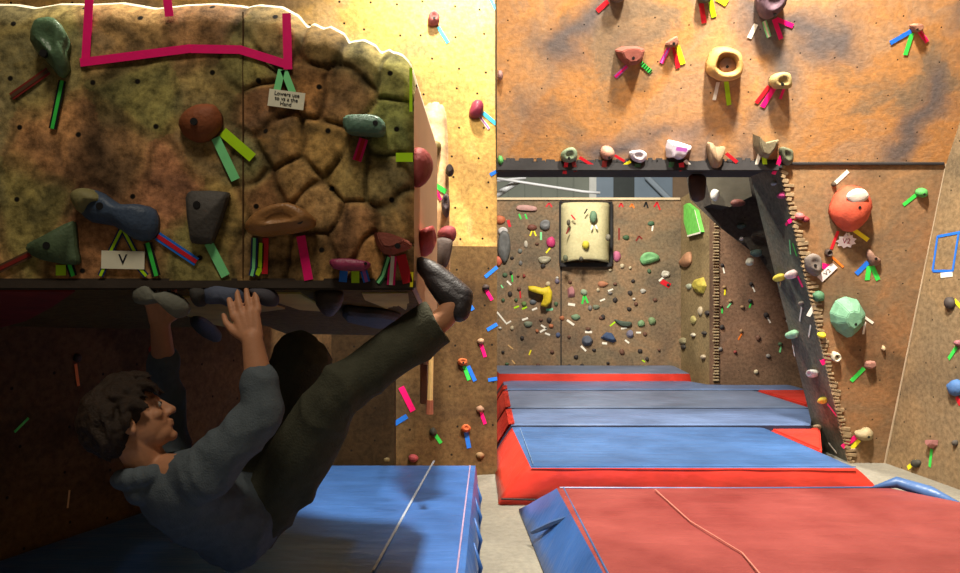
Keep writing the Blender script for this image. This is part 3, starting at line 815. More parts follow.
def card(wall, cx, cy, w, h, rot, lines, alias, label, col=(226, 220, 196), ink=(40, 40, 44), size=.3, jag=False, off=.006):
    pl = PL[wall]; p = pl.hit(cx, cy); s = p.y / F; bm = bmesh.new()
    if jag:
        n = 18; v = []
        for i in range(n):
            a = i * 2 * math.pi / n; k = 1 if i % 2 else .74
            v.append((w / 2 * s * k * math.cos(a), h / 2 * s * k * math.sin(a)))
    else: v = [(-w / 2 * s, -h / 2 * s), (w / 2 * s, -h / 2 * s), (w / 2 * s, h / 2 * s), (-w / 2 * s, h / 2 * s)]
    a = [bm.verts.new((*q, 0)) for q in v]; b = [bm.verts.new((*q, .0015)) for q in v]
    bm.faces.new(a[::-1]); bm.faces.new(b)
    for i in range(len(v)): bm.faces.new((a[i], a[(i + 1) % len(v)], b[(i + 1) % len(v)], b[i]))
    o = bm_obj('grade_card', bm, plain(col, .7, .06, 20, .2, 0)); o.matrix_world = pl.mat(p + pl.n * off) @ Matrix.Rotation(rot, 4, 'Z')
    for i, t in enumerate(lines):
        c = bpy.data.curves.new('lettering', 'FONT'); c.body = t; c.align_x = 'CENTER'; c.align_y = 'CENTER'; c.size = size * h * s; c.extrude = .0004; c.offset = .0006 * size * h * s * 10
        c.materials.append(plain(ink, .7, 0, 5, .1, 0))
        tmp = bpy.data.objects.new('lettering', c); COL.objects.link(tmp); dg = bpy.context.evaluated_depsgraph_get(); dg.update()
        me_ = bpy.data.meshes.new_from_object(tmp.evaluated_get(dg)); bpy.data.objects.remove(tmp)
        f = bpy.data.objects.new('lettering', me_); COL.objects.link(f); f.parent = o
        f.location = (0, h * s * (.5 - (i + .5) / len(lines)) * .86, .0024)
    tag(o, label, 'card', 'grade cards'); return o

# ---- boulder front
hold('BF', [(40, 32), (52, 27), (66, 29), (74, 42), (71, 56), (73, 70), (66, 81), (60, 76), (48, 62), (37, 50)], 'jug', (74, 104, 72), 'big green teardrop hold', .06, (54, 59), rough=.35)
tape('BF', 'brown', 49, 71, 12, 97, 7.5, 'big green teardrop hold', 'maroon')
tape('BF', 'green', 63, 81, 53, 129, 7.5, 'big green teardrop hold', 'black')
hold('BF', [(180, 126), (186, 113), (198, 106), (214, 106), (222, 114), (222, 128), (213, 139), (200, 143), (188, 138)], 'round', (136, 66, 30), 'rust brown pointed hold', .05, (200, 125))
tape('BF', 'pale', 216, 138, 236, 180, 9, 'rust brown pointed hold')
tape('BF', 'lime', 223, 132, 253, 158, 10, 'rust brown pointed hold')
hold('BF', [(346, 119), (360, 117), (380, 119), (387, 127), (386, 137), (374, 138), (350, 136), (345, 128)], 'slab', (88, 124, 104), 'teal rounded bar hold', .06, (378, 127), rough=.4)
tape('BF', 'red', 364, 139, 357, 161, 9, 'teal rounded bar hold', 'pink')
hold('BF', [(78, 194), (90, 189), (106, 194), (122, 205), (142, 205), (156, 210), (160, 224), (156, 238), (142, 241), (130, 235), (116, 226), (96, 223), (82, 212)], 'round', (48, 66, 92), 'long blue shoe-shaped hold', .06, (109, 208), rough=.5)
h_ = [(77, 196), (88, 189), (104, 194), (111, 203), (100, 206), (90, 214), (82, 211)]
o = hold('BF', h_, 'round', (120, 112, 66), 'pale yellow toe insert hold', .062, None, label='pale yellow-green end piece covering one end of the long blue hold', off=.012)
tape('BF', 'lime', 122, 230, 111, 252, 6, 'long blue shoe-shaped hold', 'navy')
tape('BF', 'lime', 124, 230, 136, 253, 6, 'long blue shoe-shaped hold', 'navy')
tape('BF', 'lime', 105, 267, 101, 276, 6, 'V card', 'navy')
tape('BF', 'lime', 139, 267, 147, 276, 6, 'V card', 'navy')
tape('BF', 'green', 148, 243, 157, 276, 8.5, 'long blue shoe-shaped hold', 'black')
tape('BF', 'red', 158, 236, 197, 262, 9, 'long blue shoe-shaped hold', 'blue')
card('BF', 124, 260, 43, 18, -.02, ['V'], 'V', 'cream card marked V taped below the long blue hold', size=.8)
hold('BF', [(188, 196), (200, 191), (228, 192), (230, 200), (216, 240), (211, 244), (195, 244), (192, 236)], 'plate', (62, 58, 54), 'dark grey tapered plate hold', .035, (201, 206))
tape('BF', 'pale', 209, 243, 226, 276, 9, 'dark grey tapered plate hold')
hold('BF', [(247, 233), (252, 222), (264, 213), (284, 207), (302, 209), (320, 221), (316, 229), (302, 233), (282, 236), (262, 238)], 'jug', (160, 106, 54), 'long tan curved hold', .07, (304, 222), rough=.4)
tape('BF', 'pale', 255, 238, 252, 276, 6.5, 'long tan curved hold', 'navy', mid=(254, 268))
tape('BF', 'lime', 262, 243, 257, 275, 5, 'long tan curved hold', None, mid=(261, 268))
tape('BF', 'red', 266, 238, 265, 274, 6, 'long tan curved hold')
tape('BF', 'pink', 301, 236, 309, 280, 9, 'long tan curved hold')
hold('BF', [(331, 262), (336, 259), (352, 259), (370, 262), (372, 266), (366, 271), (348, 271), (335, 269)], 'slab', (150, 42, 84), 'magenta lozenge hold', .05, (368, 264), rough=.4)
tape('BF', 'blue', 344, 271, 343, 282, 8, 'magenta lozenge hold')
tape('BF', 'lime', 355.5, 271, 355.5, 283, 8, 'magenta lozenge hold')
tape('BF', 'purple', 364, 271, 367, 282, 7, 'magenta lozenge hold', 'blue')
hold('BF', [(373, 233), (390, 234), (412, 242), (413, 248), (404, 252), (392, 256), (382, 254), (376, 244)], 'wedge', (150, 70, 56), 'brick red wedge hold', .07, (400, 247))
tape('BF', 'pale', 389, 257, 378, 283, 6, 'brick red wedge hold', 'darkgreen', mid=(383, 276))
tape('BF', 'white', 393, 256, 391, 285, 8, 'brick red wedge hold', 'pink')
tape('BF', 'red', 401, 255, 408, 283, 10, 'brick red wedge hold')
hold('BF', [(28, 246), (46, 236), (72, 222), (78, 224), (80, 250), (82, 265), (56, 263), (36, 257)], 'plate', (66, 86, 56), 'flat green triangular hold', .03, (52, 246))
tape('BF', 'maroon', 31, 254, -2, 270, 8, 'flat green triangular hold', 'brown')
tape('BF', 'lime', 61.5, 265, 61.5, 275.5, 10, 'flat green triangular hold')
tape('BF', 'green', 70, 264, 74, 276, 8, 'flat green triangular hold', 'black')
for k_, (x0, y0, x1, y1, lab) in enumerate(((90, -4, 86, 64, 'upright pink tape strip forming one side of the taped box'), (81, 63, 191, 49, 'long pink tape strip along the bottom of the taped box'), (188, 49, 242, 50, 'short level pink tape strip along the bottom of the taped box'), (240, 50, 291, 66, 'sloping pink tape strip at the bottom corner of the taped box'), (287, 14, 288.5, 70, 'upright pink tape strip at the stony end of the box'), (167.5, -4, 170, 17, 'stub of pink tape hanging inside the taped box'))):
    tape('BF', 'pink', x0, y0, x1, y1, 8.6, '', label=lab, off=.003 + .0016 * (k_ % 2) + (.003 if k_ == 4 else 0))
tape('BF', 'lime', 411, 68, 411, 112, 3, '', label='thin yellow tape running down the edge of the boulder front')
tape('BF', 'lime', 396, 157.5, 413, 157.5, 9, '', label='short yellow-green tape at the boulder edge below the teal bar')
tape('BF', 'pale', 282, 70, 277, 92, 7, 'pink tape corner', rel='below')
tape('BF', 'pale', 284, 70, 293, 93, 7, 'pink tape corner', rel='below')
card('BF', 287, 100, 36, 17, -.13, ['Lowers use', 'to vs a the', 'Hand'], 'note', 'handwritten cream note card under the pink taped box', size=.32)
# ---- boulder side, underside, buttress
def on(pl, Z, name):
    return Plane((0, Z, 0), (0, -1, 0), name)
hold('BS', [(414.4, 149), (417, 150), (419.5, 158), (420.3, 168), (419.5, 178), (417, 185), (414.4, 186), (413.8, 168)], 'round', (156, 58, 56), 'red half-disc hold', .05)
hold('BS', [(419, 228), (422, 231), (425.5, 243), (424, 252), (421, 257), (419, 243)], 'jug', (176, 58, 56), 'red curled hold', .045)
hold('BT', (437, 148, 9, 13), 'round', (108, 92, 44), 'olive cone hold', .06)
hold('BT', (450, 171, 9, 12), 'wedge', (44, 34, 34), 'small black spike hold', .05)
hold('BT', (446, 207, 9, 22), 'jug', (58, 46, 52), 'dark plum knob hold', .06)
hold('BT', [(438, 232), (446, 226), (455, 228), (456, 236), (452, 242), (440, 238)], 'round', (128, 44, 52), 'dark red knuckle hold', .07)
hold('BT', [(435, 240), (452, 240), (451, 255), (446, 268), (437, 266)], 'slab', (64, 50, 46), 'dark brown block hold', .08)
tape('BT', 'green', 435, 185, 446, 192, 5, 'olive cone hold', rel='below')
tape('BT', 'pink', 436, 190, 441, 200, 3, 'olive cone hold', rel='below')
tape('BF', 'yellow', 412, 272, 411.5, 287, 3, 'brick red wedge hold', rel='beside')
for x0, sh, c, al in (('a', [(135, 292), (142, 284), (152, 285), (158, 293), (170, 291), (182, 296), (190, 304), (188, 314), (178, 318), (170, 311), (160, 303), (146, 305), (137, 302)], (104, 104, 92), 'pale grey double knob under-lip hold'), ('b', [(192, 289), (206, 287), (212, 294), (205, 306), (196, 304)], (44, 42, 40), 'black round under-lip hold'),
                     ('c', [(203, 291), (216, 284), (234, 286), (246, 289), (248, 302), (240, 311), (230, 307), (222, 304), (208, 303)], (72, 80, 104), 'blue grey under-lip hold'), ('d', [(249, 289), (270, 288), (279, 296), (276, 306), (262, 304)], (58, 56, 66), 'dark slate under-lip hold')):
    PL['LIP'] = Plane((0, BZ + .035, 0), (0, -1, 0), 'boulder lip underside')
    hold('LIP', sh, 'round', c, al, .055, rough=.8)
hold('BU', [(343, 304), (362, 305.5), (384, 307), (401, 312), (390, 318), (380, 321), (364, 317), (346, 313)], 'slab', (34, 36, 36), 'black shield-shaped hold', .04)
hold('BU', [(190, 318), (200, 315), (212, 322), (222, 335), (216, 340), (200, 331)], 'round', (38, 40, 22), 'black-green oval hold', .03)
hold('BU', [(316, 291), (342, 291), (340, 300), (332, 305), (322, 302)], 'round', (52, 38, 26), 'dark brown hanging hold', .06)
PL['LWn'] = PL['LW']
hold('LW', (77, 358, 8, 10), 'round', (40, 30, 26), 'small dark hold with orange tape')
tape('LW', 'orange', 75, 364, 78, 386, 3.6, 'small dark hold with orange tape')
hold('LW', (152, 349, 7, 7), 'round', (190, 60, 50), 'small red hold behind far arm')
tape('LW', 'white', 152, 354, 154, 363, 2.6, 'small red hold behind far arm')
tape('LW', 'white', 8, 317, 14, 313, 2.5, '', label='small white tape scrap at the edge of the red patch')
tape('LW', 'green', 14, 432, 28, 418, 2.6, '', label='faint green tape strip low on the dark wall')
tape('LW', 'tan', 69, 490, 67, 508, 2, '', label='faint tan tape strip just above the blue mat edge')
# ---- pale wall behind
hold('LB', (433, 20.5, 13, 14), 'jug', (150, 70, 70), 'dusty red knob hold', .06, True)
tape('LB', 'cyan', 438, 27, 448, 43, 3.6, 'dusty red knob hold')
tape('LB', 'cyan', 488, -6, 496, 10, 3, '', label='cyan tape end at the top edge of the pale wall')
hold('LB', [(470, 108), (474, 101), (480, 101), (483, 107), (481, 116), (475, 119), (469, 116)], 'round', (132, 36, 60), 'crimson egg hold', .08, rough=.4)
tape('LB', 'cyan', 483, 113, 496, 124, 4, 'crimson egg hold'); tape('LB', 'purple', 480, 117, 489, 129, 3, 'crimson egg hold', 'white')
hold('LB', (485.5, 287, 7, 6), 'round', (52, 40, 36), 'small black hold', .04); tape('LB', 'pink', 486, 290, 492, 300, 3.6, 'small black hold')
tape('LB', 'blue', 485, 277, 497, 267, 3.6, 'small black hold', rel='above')
hold('LB', (463, 300, 7, 6), 'round', (60, 46, 40), 'dark hold behind the shoe', .04)
tape('LB', 'green', 463, 302, 468, 312, 4, 'dark hold behind the shoe'); tape('LB', 'blue', 467, 301, 473, 310, 4, 'dark hold behind the shoe')
hold('LB', (480.5, 341, 7, 6), 'round', (170, 130, 100), 'small tan hold', .04); tape('LB', 'pink', 481, 344, 485, 357, 3.6, 'small tan hold')
tape('LB', 'blue', 487, 330, 497, 324, 3.6, 'small tan hold', rel='above')
hold('LB', (462, 362, 10, 8), 'jug', (196, 92, 40), 'orange knob hold', .05, True); tape('LB', 'green', 464, 366, 469, 380, 4, 'orange knob hold'); tape('LB', 'blue', 468, 366, 475, 381, 4, 'orange knob hold')
tape('LB', 'blue', 488, 380, 497, 378.5, 3.6, 'orange knob hold', rel='beside')
hold('LB', (480, 409, 8, 7), 'round', (150, 110, 84), 'small brown hold with one pink tape', .04); tape('LB', 'pink', 481, 412, 485, 424, 3.6, 'small brown hold with one pink tape')
hold('LB', (465, 428, 10, 8), 'jug', (206, 92, 42), 'bright orange low hold', .05); tape('LB', 'blue', 466, 432, 469, 448, 4.5, 'bright orange low hold')
hold('LB', (433, 432, 7, 9), 'round', (40, 38, 30), 'black low hold', .04); tape('LB', 'green', 434, 433, 441, 443, 3.6, 'black low hold')
hold('LB', (413, 458, 10, 8), 'round', (160, 56, 62), 'red low hold behind the blue mat', .05)
hold('LB', (386, 459, 9, 8), 'round', (96, 80, 44), 'olive low hold behind the blue mat', .05)
hold('LB', (480, 455, 8, 7), 'round', (140, 108, 70), 'tan bump hold', .03)
tape('LB', 'pink', 401, 387, 413, 411, 6, '', label='dim pink tape strip in the shade beside the wooden pole')
tape('LB', 'blue', 394, 424, 407, 416, 5, '', label='dim blue tape strip in the shade below the pink one')
tape('LB', 'blue', 490, 175, 497, 171, 3.4, '', label='short blue tape at the pale wall edge below the crimson egg')
# ---- orange upper wall
hold('UR', (617, -5, 18, 16), 'jug', (110, 96, 84), 'grey hold cut by the top edge', .07); tape('UR', 'red', 608, 1, 597, 11, 5, 'grey hold cut by the top edge')
hold('UR', (703, -3, 16, 12), 'jug', (70, 74, 62), 'dark olive hold at the top edge', .06)
tape('UR', 'red', 701, 3, 704, 23, 5, 'dark olive hold at the top edge'); tape('UR', 'lime', 710, -1, 714, 17, 5, 'dark olive hold at the top edge'); tape('UR', 'yellow', 717, -3, 727, 3, 7, 'dark olive hold at the top edge')
hold('UR', [(753, -8), (770, -12), (783, -8), (782, 6), (774, 15), (764, 19), (756, 14)], 'jug', (96, 72, 84), 'big purple brown jug hold', .12, (770, 12))
tape('UR', 'white', 756, 24, 749, 38, 4.6, 'big purple brown jug hold'); tape('UR', 'white', 764, 21, 769, 37, 4.4, 'big purple brown jug hold', 'pale')
tape('UR', 'pink', 774, 19, 781, 39, 4.6, 'big purple brown jug hold'); tape('UR', 'pink', 776, 19, 793, 26, 4.4, 'big purple brown jug hold')
hold('UR', [(614, 50), (622, 46), (638, 46), (645, 49), (643, 60), (636, 65), (627, 66), (619, 60)], 'wedge', (140, 70, 58), 'red brown wedge hold', .10, (631, 55))
tape('UR', 'pink', 627, 66, 615, 77, 4, 'red brown wedge hold', 'purple'); tape('UR', 'green', 641, 63, 651, 72, 4.4, 'red brown wedge hold', dash=True)
hold('UR', [(664, 44), (668, 40), (677, 35), (679, 42), (676, 47), (666, 48)], 'wedge', (150, 96, 76), 'small brown notched hold', .06, (672, 42))
tape('UR', 'purple', 669, 47, 661, 63, 4.2, 'small brown notched hold', 'pink'); tape('UR', 'red', 674, 47, 678, 68, 4.2, 'small brown notched hold'); tape('UR', 'yellow', 677, 46, 683, 64, 5.4, 'small brown notched hold')
hold('UR', (723, 64, 37, 36), 'cup', (206, 158, 84), 'large tan ring hold', .12, (723.5, 64))
o = hold('UR', (724.5, 64.5, 20, 21), 'plate', (150, 108, 84), 'brown disc of ring', .085, (724, 64), label='brown recessed disc inside the large tan ring hold')
tape('UR', 'white', 718, 82, 714, 100, 3.6, 'large tan ring hold'); tape('UR', 'lime', 726, 81, 729, 105, 4.6, 'large tan ring hold')
hold('UR', [(767, 82), (769, 75), (777, 71), (786, 72), (789, 79), (788, 87), (780, 88), (772, 88)], 'jug', (176, 152, 92), 'tan dome hold', .1, (778, 81))
tape('UR', 'red', 769, 86, 756, 103, 4.2, 'tan dome hold'); tape('UR', 'pink', 775, 86, 762, 107, 5.4, 'tan dome hold'); tape('UR', 'pink', 784, 88, 780, 99, 2.8, 'tan dome hold')
hold('UR', [(908, 25), (914, 23), (922, 24), (922, 30), (917, 33), (911, 31)], 'wedge', (168, 112, 88), 'small pinkish hold high by the corner', .05, (914, 28))
tape('UR', 'blue', 911, 31, 890, 43, 4.6, 'small pinkish hold high by the corner'); tape('UR', 'green', 912, 33, 905, 55, 4.4, 'small pinkish hold high by the corner'); tape('UR', 'red', 919, 31, 927, 42, 4, 'small pinkish hold high by the corner', 'pink')
hold('UR', (500, 75, 6, 11), 'round', (150, 110, 104), 'small pink hold at the wall edge', .05)
hold('UR', (500.5, 160, 6, 9), 'round', (70, 150, 70), 'small green hold at the wall edge', .05)
hold('UR', [(560, 152), (566, 147), (573, 146), (577, 151), (576, 159), (568, 162), (561, 159)], 'jug', (120, 140, 108), 'pale green jug over the beam', .08, (568, 155))
hold('UR', (607, 152, 15, 14), 'round', (188, 132, 110), 'pink dome over the beam', .07, (608, 155))
hold('UR', [(628, 151), (634, 149), (641, 149), (646, 153), (644, 160), (638, 162), (630, 158)], 'jug', (222, 214, 220), 'white slab over the beam', .07)
hold('UR', [(667, 139), (680, 142), (692, 146), (684, 157), (678, 160), (672, 157), (666, 158), (665, 148)], 'wedge', (214, 204, 214), 'white pointed volume over the beam', .11)
PL['UR2'] = Plane(PL['UR'].p + PL['UR'].n * .118, PL['UR'].n, 'orange upper wall')
tape('UR2', 'purple', 676, 148.5, 687, 150, 4, '', label='purple sticker on the white pointed volume over the beam')
hold('UR', [(705, 143), (709, 142), (713, 146), (724, 146), (722, 157), (719, 167), (709, 167)], 'tall', (150, 122, 90), 'tall tan block over the beam', .07)
hold('UR', [(752, 133), (757, 139), (762, 143), (770, 141), (779, 139), (774, 150), (766, 160), (757, 157), (753, 146)], 'wedge', (132, 122, 92), 'grey tan winged hold over the beam', .09)
hold('UR', [(778, 147), (784, 147), (791, 151), (791, 162), (786, 165), (780, 160)], 'jug', (96, 100, 74), 'grey green knob over the pillar corner', .06, (783, 151))
for a in (('red', 566, 160, 564, 172, 4, 'pale green jug over the beam'), ('maroon', 573, 160, 575, 170, 4, 'pale green jug over the beam'), ('red', 579, 156, 592, 164, 3, 'pale green jug over the beam'),
          ('maroon', 604, 159, 603, 168, 5, 'pink dome over the beam'), ('red', 614, 154, 624, 160, 2.6, 'pink dome over the beam'), ('yellow', 630, 160, 617, 168, 3, 'white slab over the beam'), ('darkgreen', 637, 162, 636, 168, 6, 'white slab over the beam'),
          ('darkgreen', 671, 160, 669, 168, 5, 'white pointed volume over the beam'), ('red', 680, 161, 681, 169, 5, 'white pointed volume over the beam'), ('white', 684, 159, 692, 168, 3.6, 'white pointed volume over the beam'),
          ('red', 725, 152, 736, 161, 3.4, 'tall tan block over the beam'), ('white', 759, 150, 754, 168, 3.4, 'grey tan winged hold over the beam'), ('lime', 762, 149, 764, 166, 4.4, 'grey tan winged hold over the beam'), ('pink', 780, 155, 772, 173, 4.4, 'grey green knob over the pillar corner')):
    tape('UR', *a, off=.04 if a[2] > 158 and a[0] in ('red', 'maroon', 'darkgreen') and a[6] != 'tall tan block over the beam' else .03)
PL['BEAMU'] = Plane((0, 6.45, 0), (0, -1, 0), 'dark beam')
hold('BEAMU', [(689, 176), (704, 176), (705, 188), (703, 199), (696, 202), (690, 196)], 'round', (58, 40, 30), 'dark brown lump hanging', .08, label='dark brown lump hanging under the dark beam beside the alcove slab')
# ---- brown wall beside the pillar
hold('LR', [(828, 212), (832, 198), (841, 188), (852, 185), (865, 191), (869, 205), (864, 219), (855, 228), (845, 231), (836, 225)], 'round', (208, 76, 48), 'big orange red ball hold', .15, (851, 203))
hold('LR', [(839, 193), (846, 186), (856, 186), (861, 192), (856, 198), (846, 200)], 'round', (226, 210, 196), 'chalky cap hold', .025, label='white chalk patch on top of the big orange red ball hold', off=.125, cat='chalk patch', name='chalk_patch')
tape('LR', 'yellow', 854, 230, 868, 240, 4.2, 'big orange red ball hold'); tape('LR', 'red', 838, 231, 831, 249, 3, 'big orange red ball hold')
tape('LR', 'white', 847, 233, 843, 238, 2, 'big orange red ball hold', rel='just under'); tape('LR', 'white', 848, 233, 851, 238, 2, 'big orange red ball hold', rel='just under')
card('LR', 846, 241, 21, 15, 0, ['V2'], 'star', 'white star-edged card marked V2 under the orange red ball', col=(246, 232, 232), ink=(150, 40, 70), size=.5, jag=True)
tape('LR', 'white', 848, 171, 835, 183, 4, '', label='white tape strip pointing down to a tiny brown hold'); hold('LR', (833.5, 184, 5, 5), 'round', (66, 50, 36), 'tiny brown hold above the orange ball', .03)
hold('LR', (921, 192.5, 12, 10), 'round', (74, 168, 76), 'small bright green hold', .05, (921, 193)); tape('LR', 'green', 917, 194, 903, 205, 3.8, 'small bright green hold')
hold('LR', (799, 215.5, 10, 7), 'round', (206, 96, 96), 'coral hold beside the pillar teeth', .05); tape('LR', 'pink', 796, 217, 788, 222, 4, 'coral hold beside the pillar teeth'); hold('LR', (805, 219, 8, 6), 'round', (120, 30, 34), 'maroon hold beside the pillar teeth', .04)
hold('LR', [(803, 257), (810, 253), (818, 257), (820, 266), (818, 275), (811, 275), (804, 268)], 'jug', (112, 100, 92), 'grey skull-like hold', .07, (812, 263))
tape('LR', 'pink', 818, 265, 829, 267, 6, 'grey skull-like hold', rel='beside')
card('LR', 827, 272, 20, 8, .85, ['V2'], 'slant', 'slanted white tag marked V2 beside the grey skull-like hold', col=(240, 226, 218), ink=(60, 50, 50), size=.8)
hold('LR', (828, 252.5, 8, 8), 'cup', (52, 40, 34), 'small black ring hold', .04); tape('LR', 'orange', 832, 257, 843, 267, 2, 'small black ring hold')
hold('LR', [(866, 252), (869, 249), (874, 255), (880, 259), (878, 264), (871, 265), (867, 259)], 'round', (132, 96, 78), 'small brown hold with fanned tape', .05, (873, 257))
tape('LR', 'blue', 868, 262, 856, 274, 5, 'small brown hold with fanned tape'); tape('LR', 'green', 869, 266, 867, 280, 5, 'small brown hold with fanned tape'); tape('LR', 'green', 872, 266, 878, 280, 4.4, 'small brown hold with fanned tape')
hold('LR', (818, 296, 12, 11), 'round', (60, 106, 72), 'dark green round hold', .05); tape('LR', 'white', 816, 302, 808, 316, 4.2, 'dark green round hold'); tape('LR', 'pale', 822, 292, 815, 300, 2, 'dark green round hold', rel='across')
hold('LR', [(829, 312), (835, 300), (845, 296), (857, 299), (864, 311), (863, 322), (855, 331), (847, 338), (836, 331), (830, 322)], 'facet', (104, 158, 122), 'big mint green boulder-shaped hold', .14, (848, 318))
tape('LR', 'white', 863, 316, 873, 323, 2.6, 'big mint green boulder-shaped hold', rel='beside'); tape('LR', 'white', 865, 322, 863, 334, 2, 'big mint green boulder-shaped hold', rel='beside')
hold('LR', (821, 334.5, 8, 6), 'round', (240, 224, 40), 'small yellow hold', .05)
hold('LR', (834.5, 356, 9, 10), 'cup', (210, 200, 170), 'bone white skull hold', .06, (836, 355)); tape('LR', 'pink', 830, 358, 821, 363, 6, 'bone white skull hold')
hold('LR', [(864, 362), (868, 360), (875, 361), (875, 366), (869, 369), (864, 367)], 'wedge', (160, 108, 92), 'pinkish tan wedge hold', .05); tape('LR', 'green', 864, 368, 851, 381, 4.4, 'pinkish tan wedge hold')
hold('LR', (883, 348, 4, 5), 'round', (196, 172, 130), 'tiny cream hold by the pale trim', .03)
hold('LR', [(854, 432), (860, 429), (867, 427), (872, 431), (870, 438), (862, 439), (856, 437)], 'round', (160, 142, 104), 'tan egg hold near the floor', .07, (865, 433))
tape('LR', 'pink', 857, 436, 842, 447, 5.4, 'tan egg hold near the floor'); tape('LR', 'yellow', 859, 440, 851, 449, 4.4, 'tan egg hold near the floor')
# ---- side wall
PL['RS'].name = 'side wall'
for x0, y0, x1, y1, nm in ((938, 236, 933, 271, 'upright blue tape strip nearest the corner, edge of the blue box'), (938, 236.5, 962, 232, 'sloping blue tape strip along the top of the blue box'), (933, 271, 953, 271, 'blue tape strip along the bottom of the blue box'), (953, 271, 959, 233, 'upright blue tape strip furthest from the corner, edge of the blue box')):
    tape('RS', 'blue', x0, y0, x1, y1, 2.6, '', label=nm)
tape('RS', 'white', 941, 275.5, 953, 274, 5, '', label='white tape smudge just below the blue tape box')
hold('RS', (951.5, 303, 9, 13), 'round', (52, 46, 44), 'black hold below the blue tape box', .05); tape('RS', 'yellow', 955, 300, 962, 308, 4, 'black hold below the blue tape box')
hold('RS', (957, 388, 14, 17), 'round', (60, 104, 164), 'blue lumpy hold', .06); tape('RS', 'red', 957, 397, 961, 405, 5, 'blue lumpy hold')
hold('RS', [(929, 440), (939, 440), (938, 446), (933, 449), (929, 445)], 'wedge', (172, 112, 108), 'dusty pink low hold', .05); tape('RS', 'green', 932, 449, 930, 467, 3.6, 'dusty pink low hold')
tape('RS', 'green', 957, 347, 949, 359, 4, '', label='bright green tape strip above the blue lumpy hold'); hold('RS', (959.5, 343, 6, 6), 'round', (150, 90, 100), 'mauve hold above the blue lumpy hold', .04)
hold('RS', (917, 463.5, 9, 8), 'round', (52, 52, 44), 'black hold near the floor', .04); tape('RS', 'yellow', 917, 461, 908, 468, 4.2, 'black hold near the floor')
hold('RS', (956, 443, 5, 6), 'round', (70, 66, 60), 'small grey hold near the floor', .03)
# ---- pillar face
hold('PL', (781, 277, 9, 8), 'round', (232, 210, 60), 'yellow knob hold', .06); hold('PL', (793, 274, 10, 9), 'round', (226, 196, 190), 'pale pink knob hold', .06)
tape('PL', 'pink', 798, 276, 803, 287, 4.4, 'pale pink knob hold'); tape('PL', 'tan', 781, 282, 780, 286, 2, 'yellow knob hold')
hold('PL', (794, 334, 11, 9), 'round', (150, 205, 160), 'mint knob hold', .06)
hold('PL', (802, 303, 4, 4), 'round', (120, 110, 100), 'tiny grey hold over white tape', .03); tape('PL', 'white', 802, 307, 800, 321, 2.2, 'tiny grey hold over white tape')
tape('PL', 'white', 811, 325, 809, 337, 2, '', label='thin white tape strip beside the teeth below the dark green hold'); tape('PL', 'green', 793, 243, 797, 256, 2, '', label='thin green tape strip high on the pillar near the teeth'); tape('PL', 'pale', 790, 240, 791, 254, 2, '', label='thin pale tape strip high on the pillar')
hold('PL', (783, 195, 8, 7), 'round', (150, 34, 90), 'magenta knob near the pillar top', .04); tape('PL', 'pink', 792, 218, 786, 225, 3, '', label='short pink tape high on the pillar below the magenta knob')
hold('PL', (775, 183, 4, 4), 'round', (150, 170, 176), 'tiny grey bolt-on near the pillar top', .03)
hold('PL', (815, 373, 9, 9), 'jug', (214, 214, 206), 'white skull hold', .05)
hold('PL', (824, 400, 7, 7), 'round', (224, 196, 60), 'small golden knob hold', .05); tape('PL', 'pink', 828, 404, 837, 416, 3, 'small golden knob hold')
hold('PL', (818, 428, 9, 8), 'wedge', (176, 148, 116), 'tan wedge near the pillar foot', .05); tape('PL', 'white', 829, 443, 837, 453, 2.4, 'tan wedge near the pillar foot')
tape('PL', 'white', 793, 345, 795, 356, 2, 'mint knob hold')
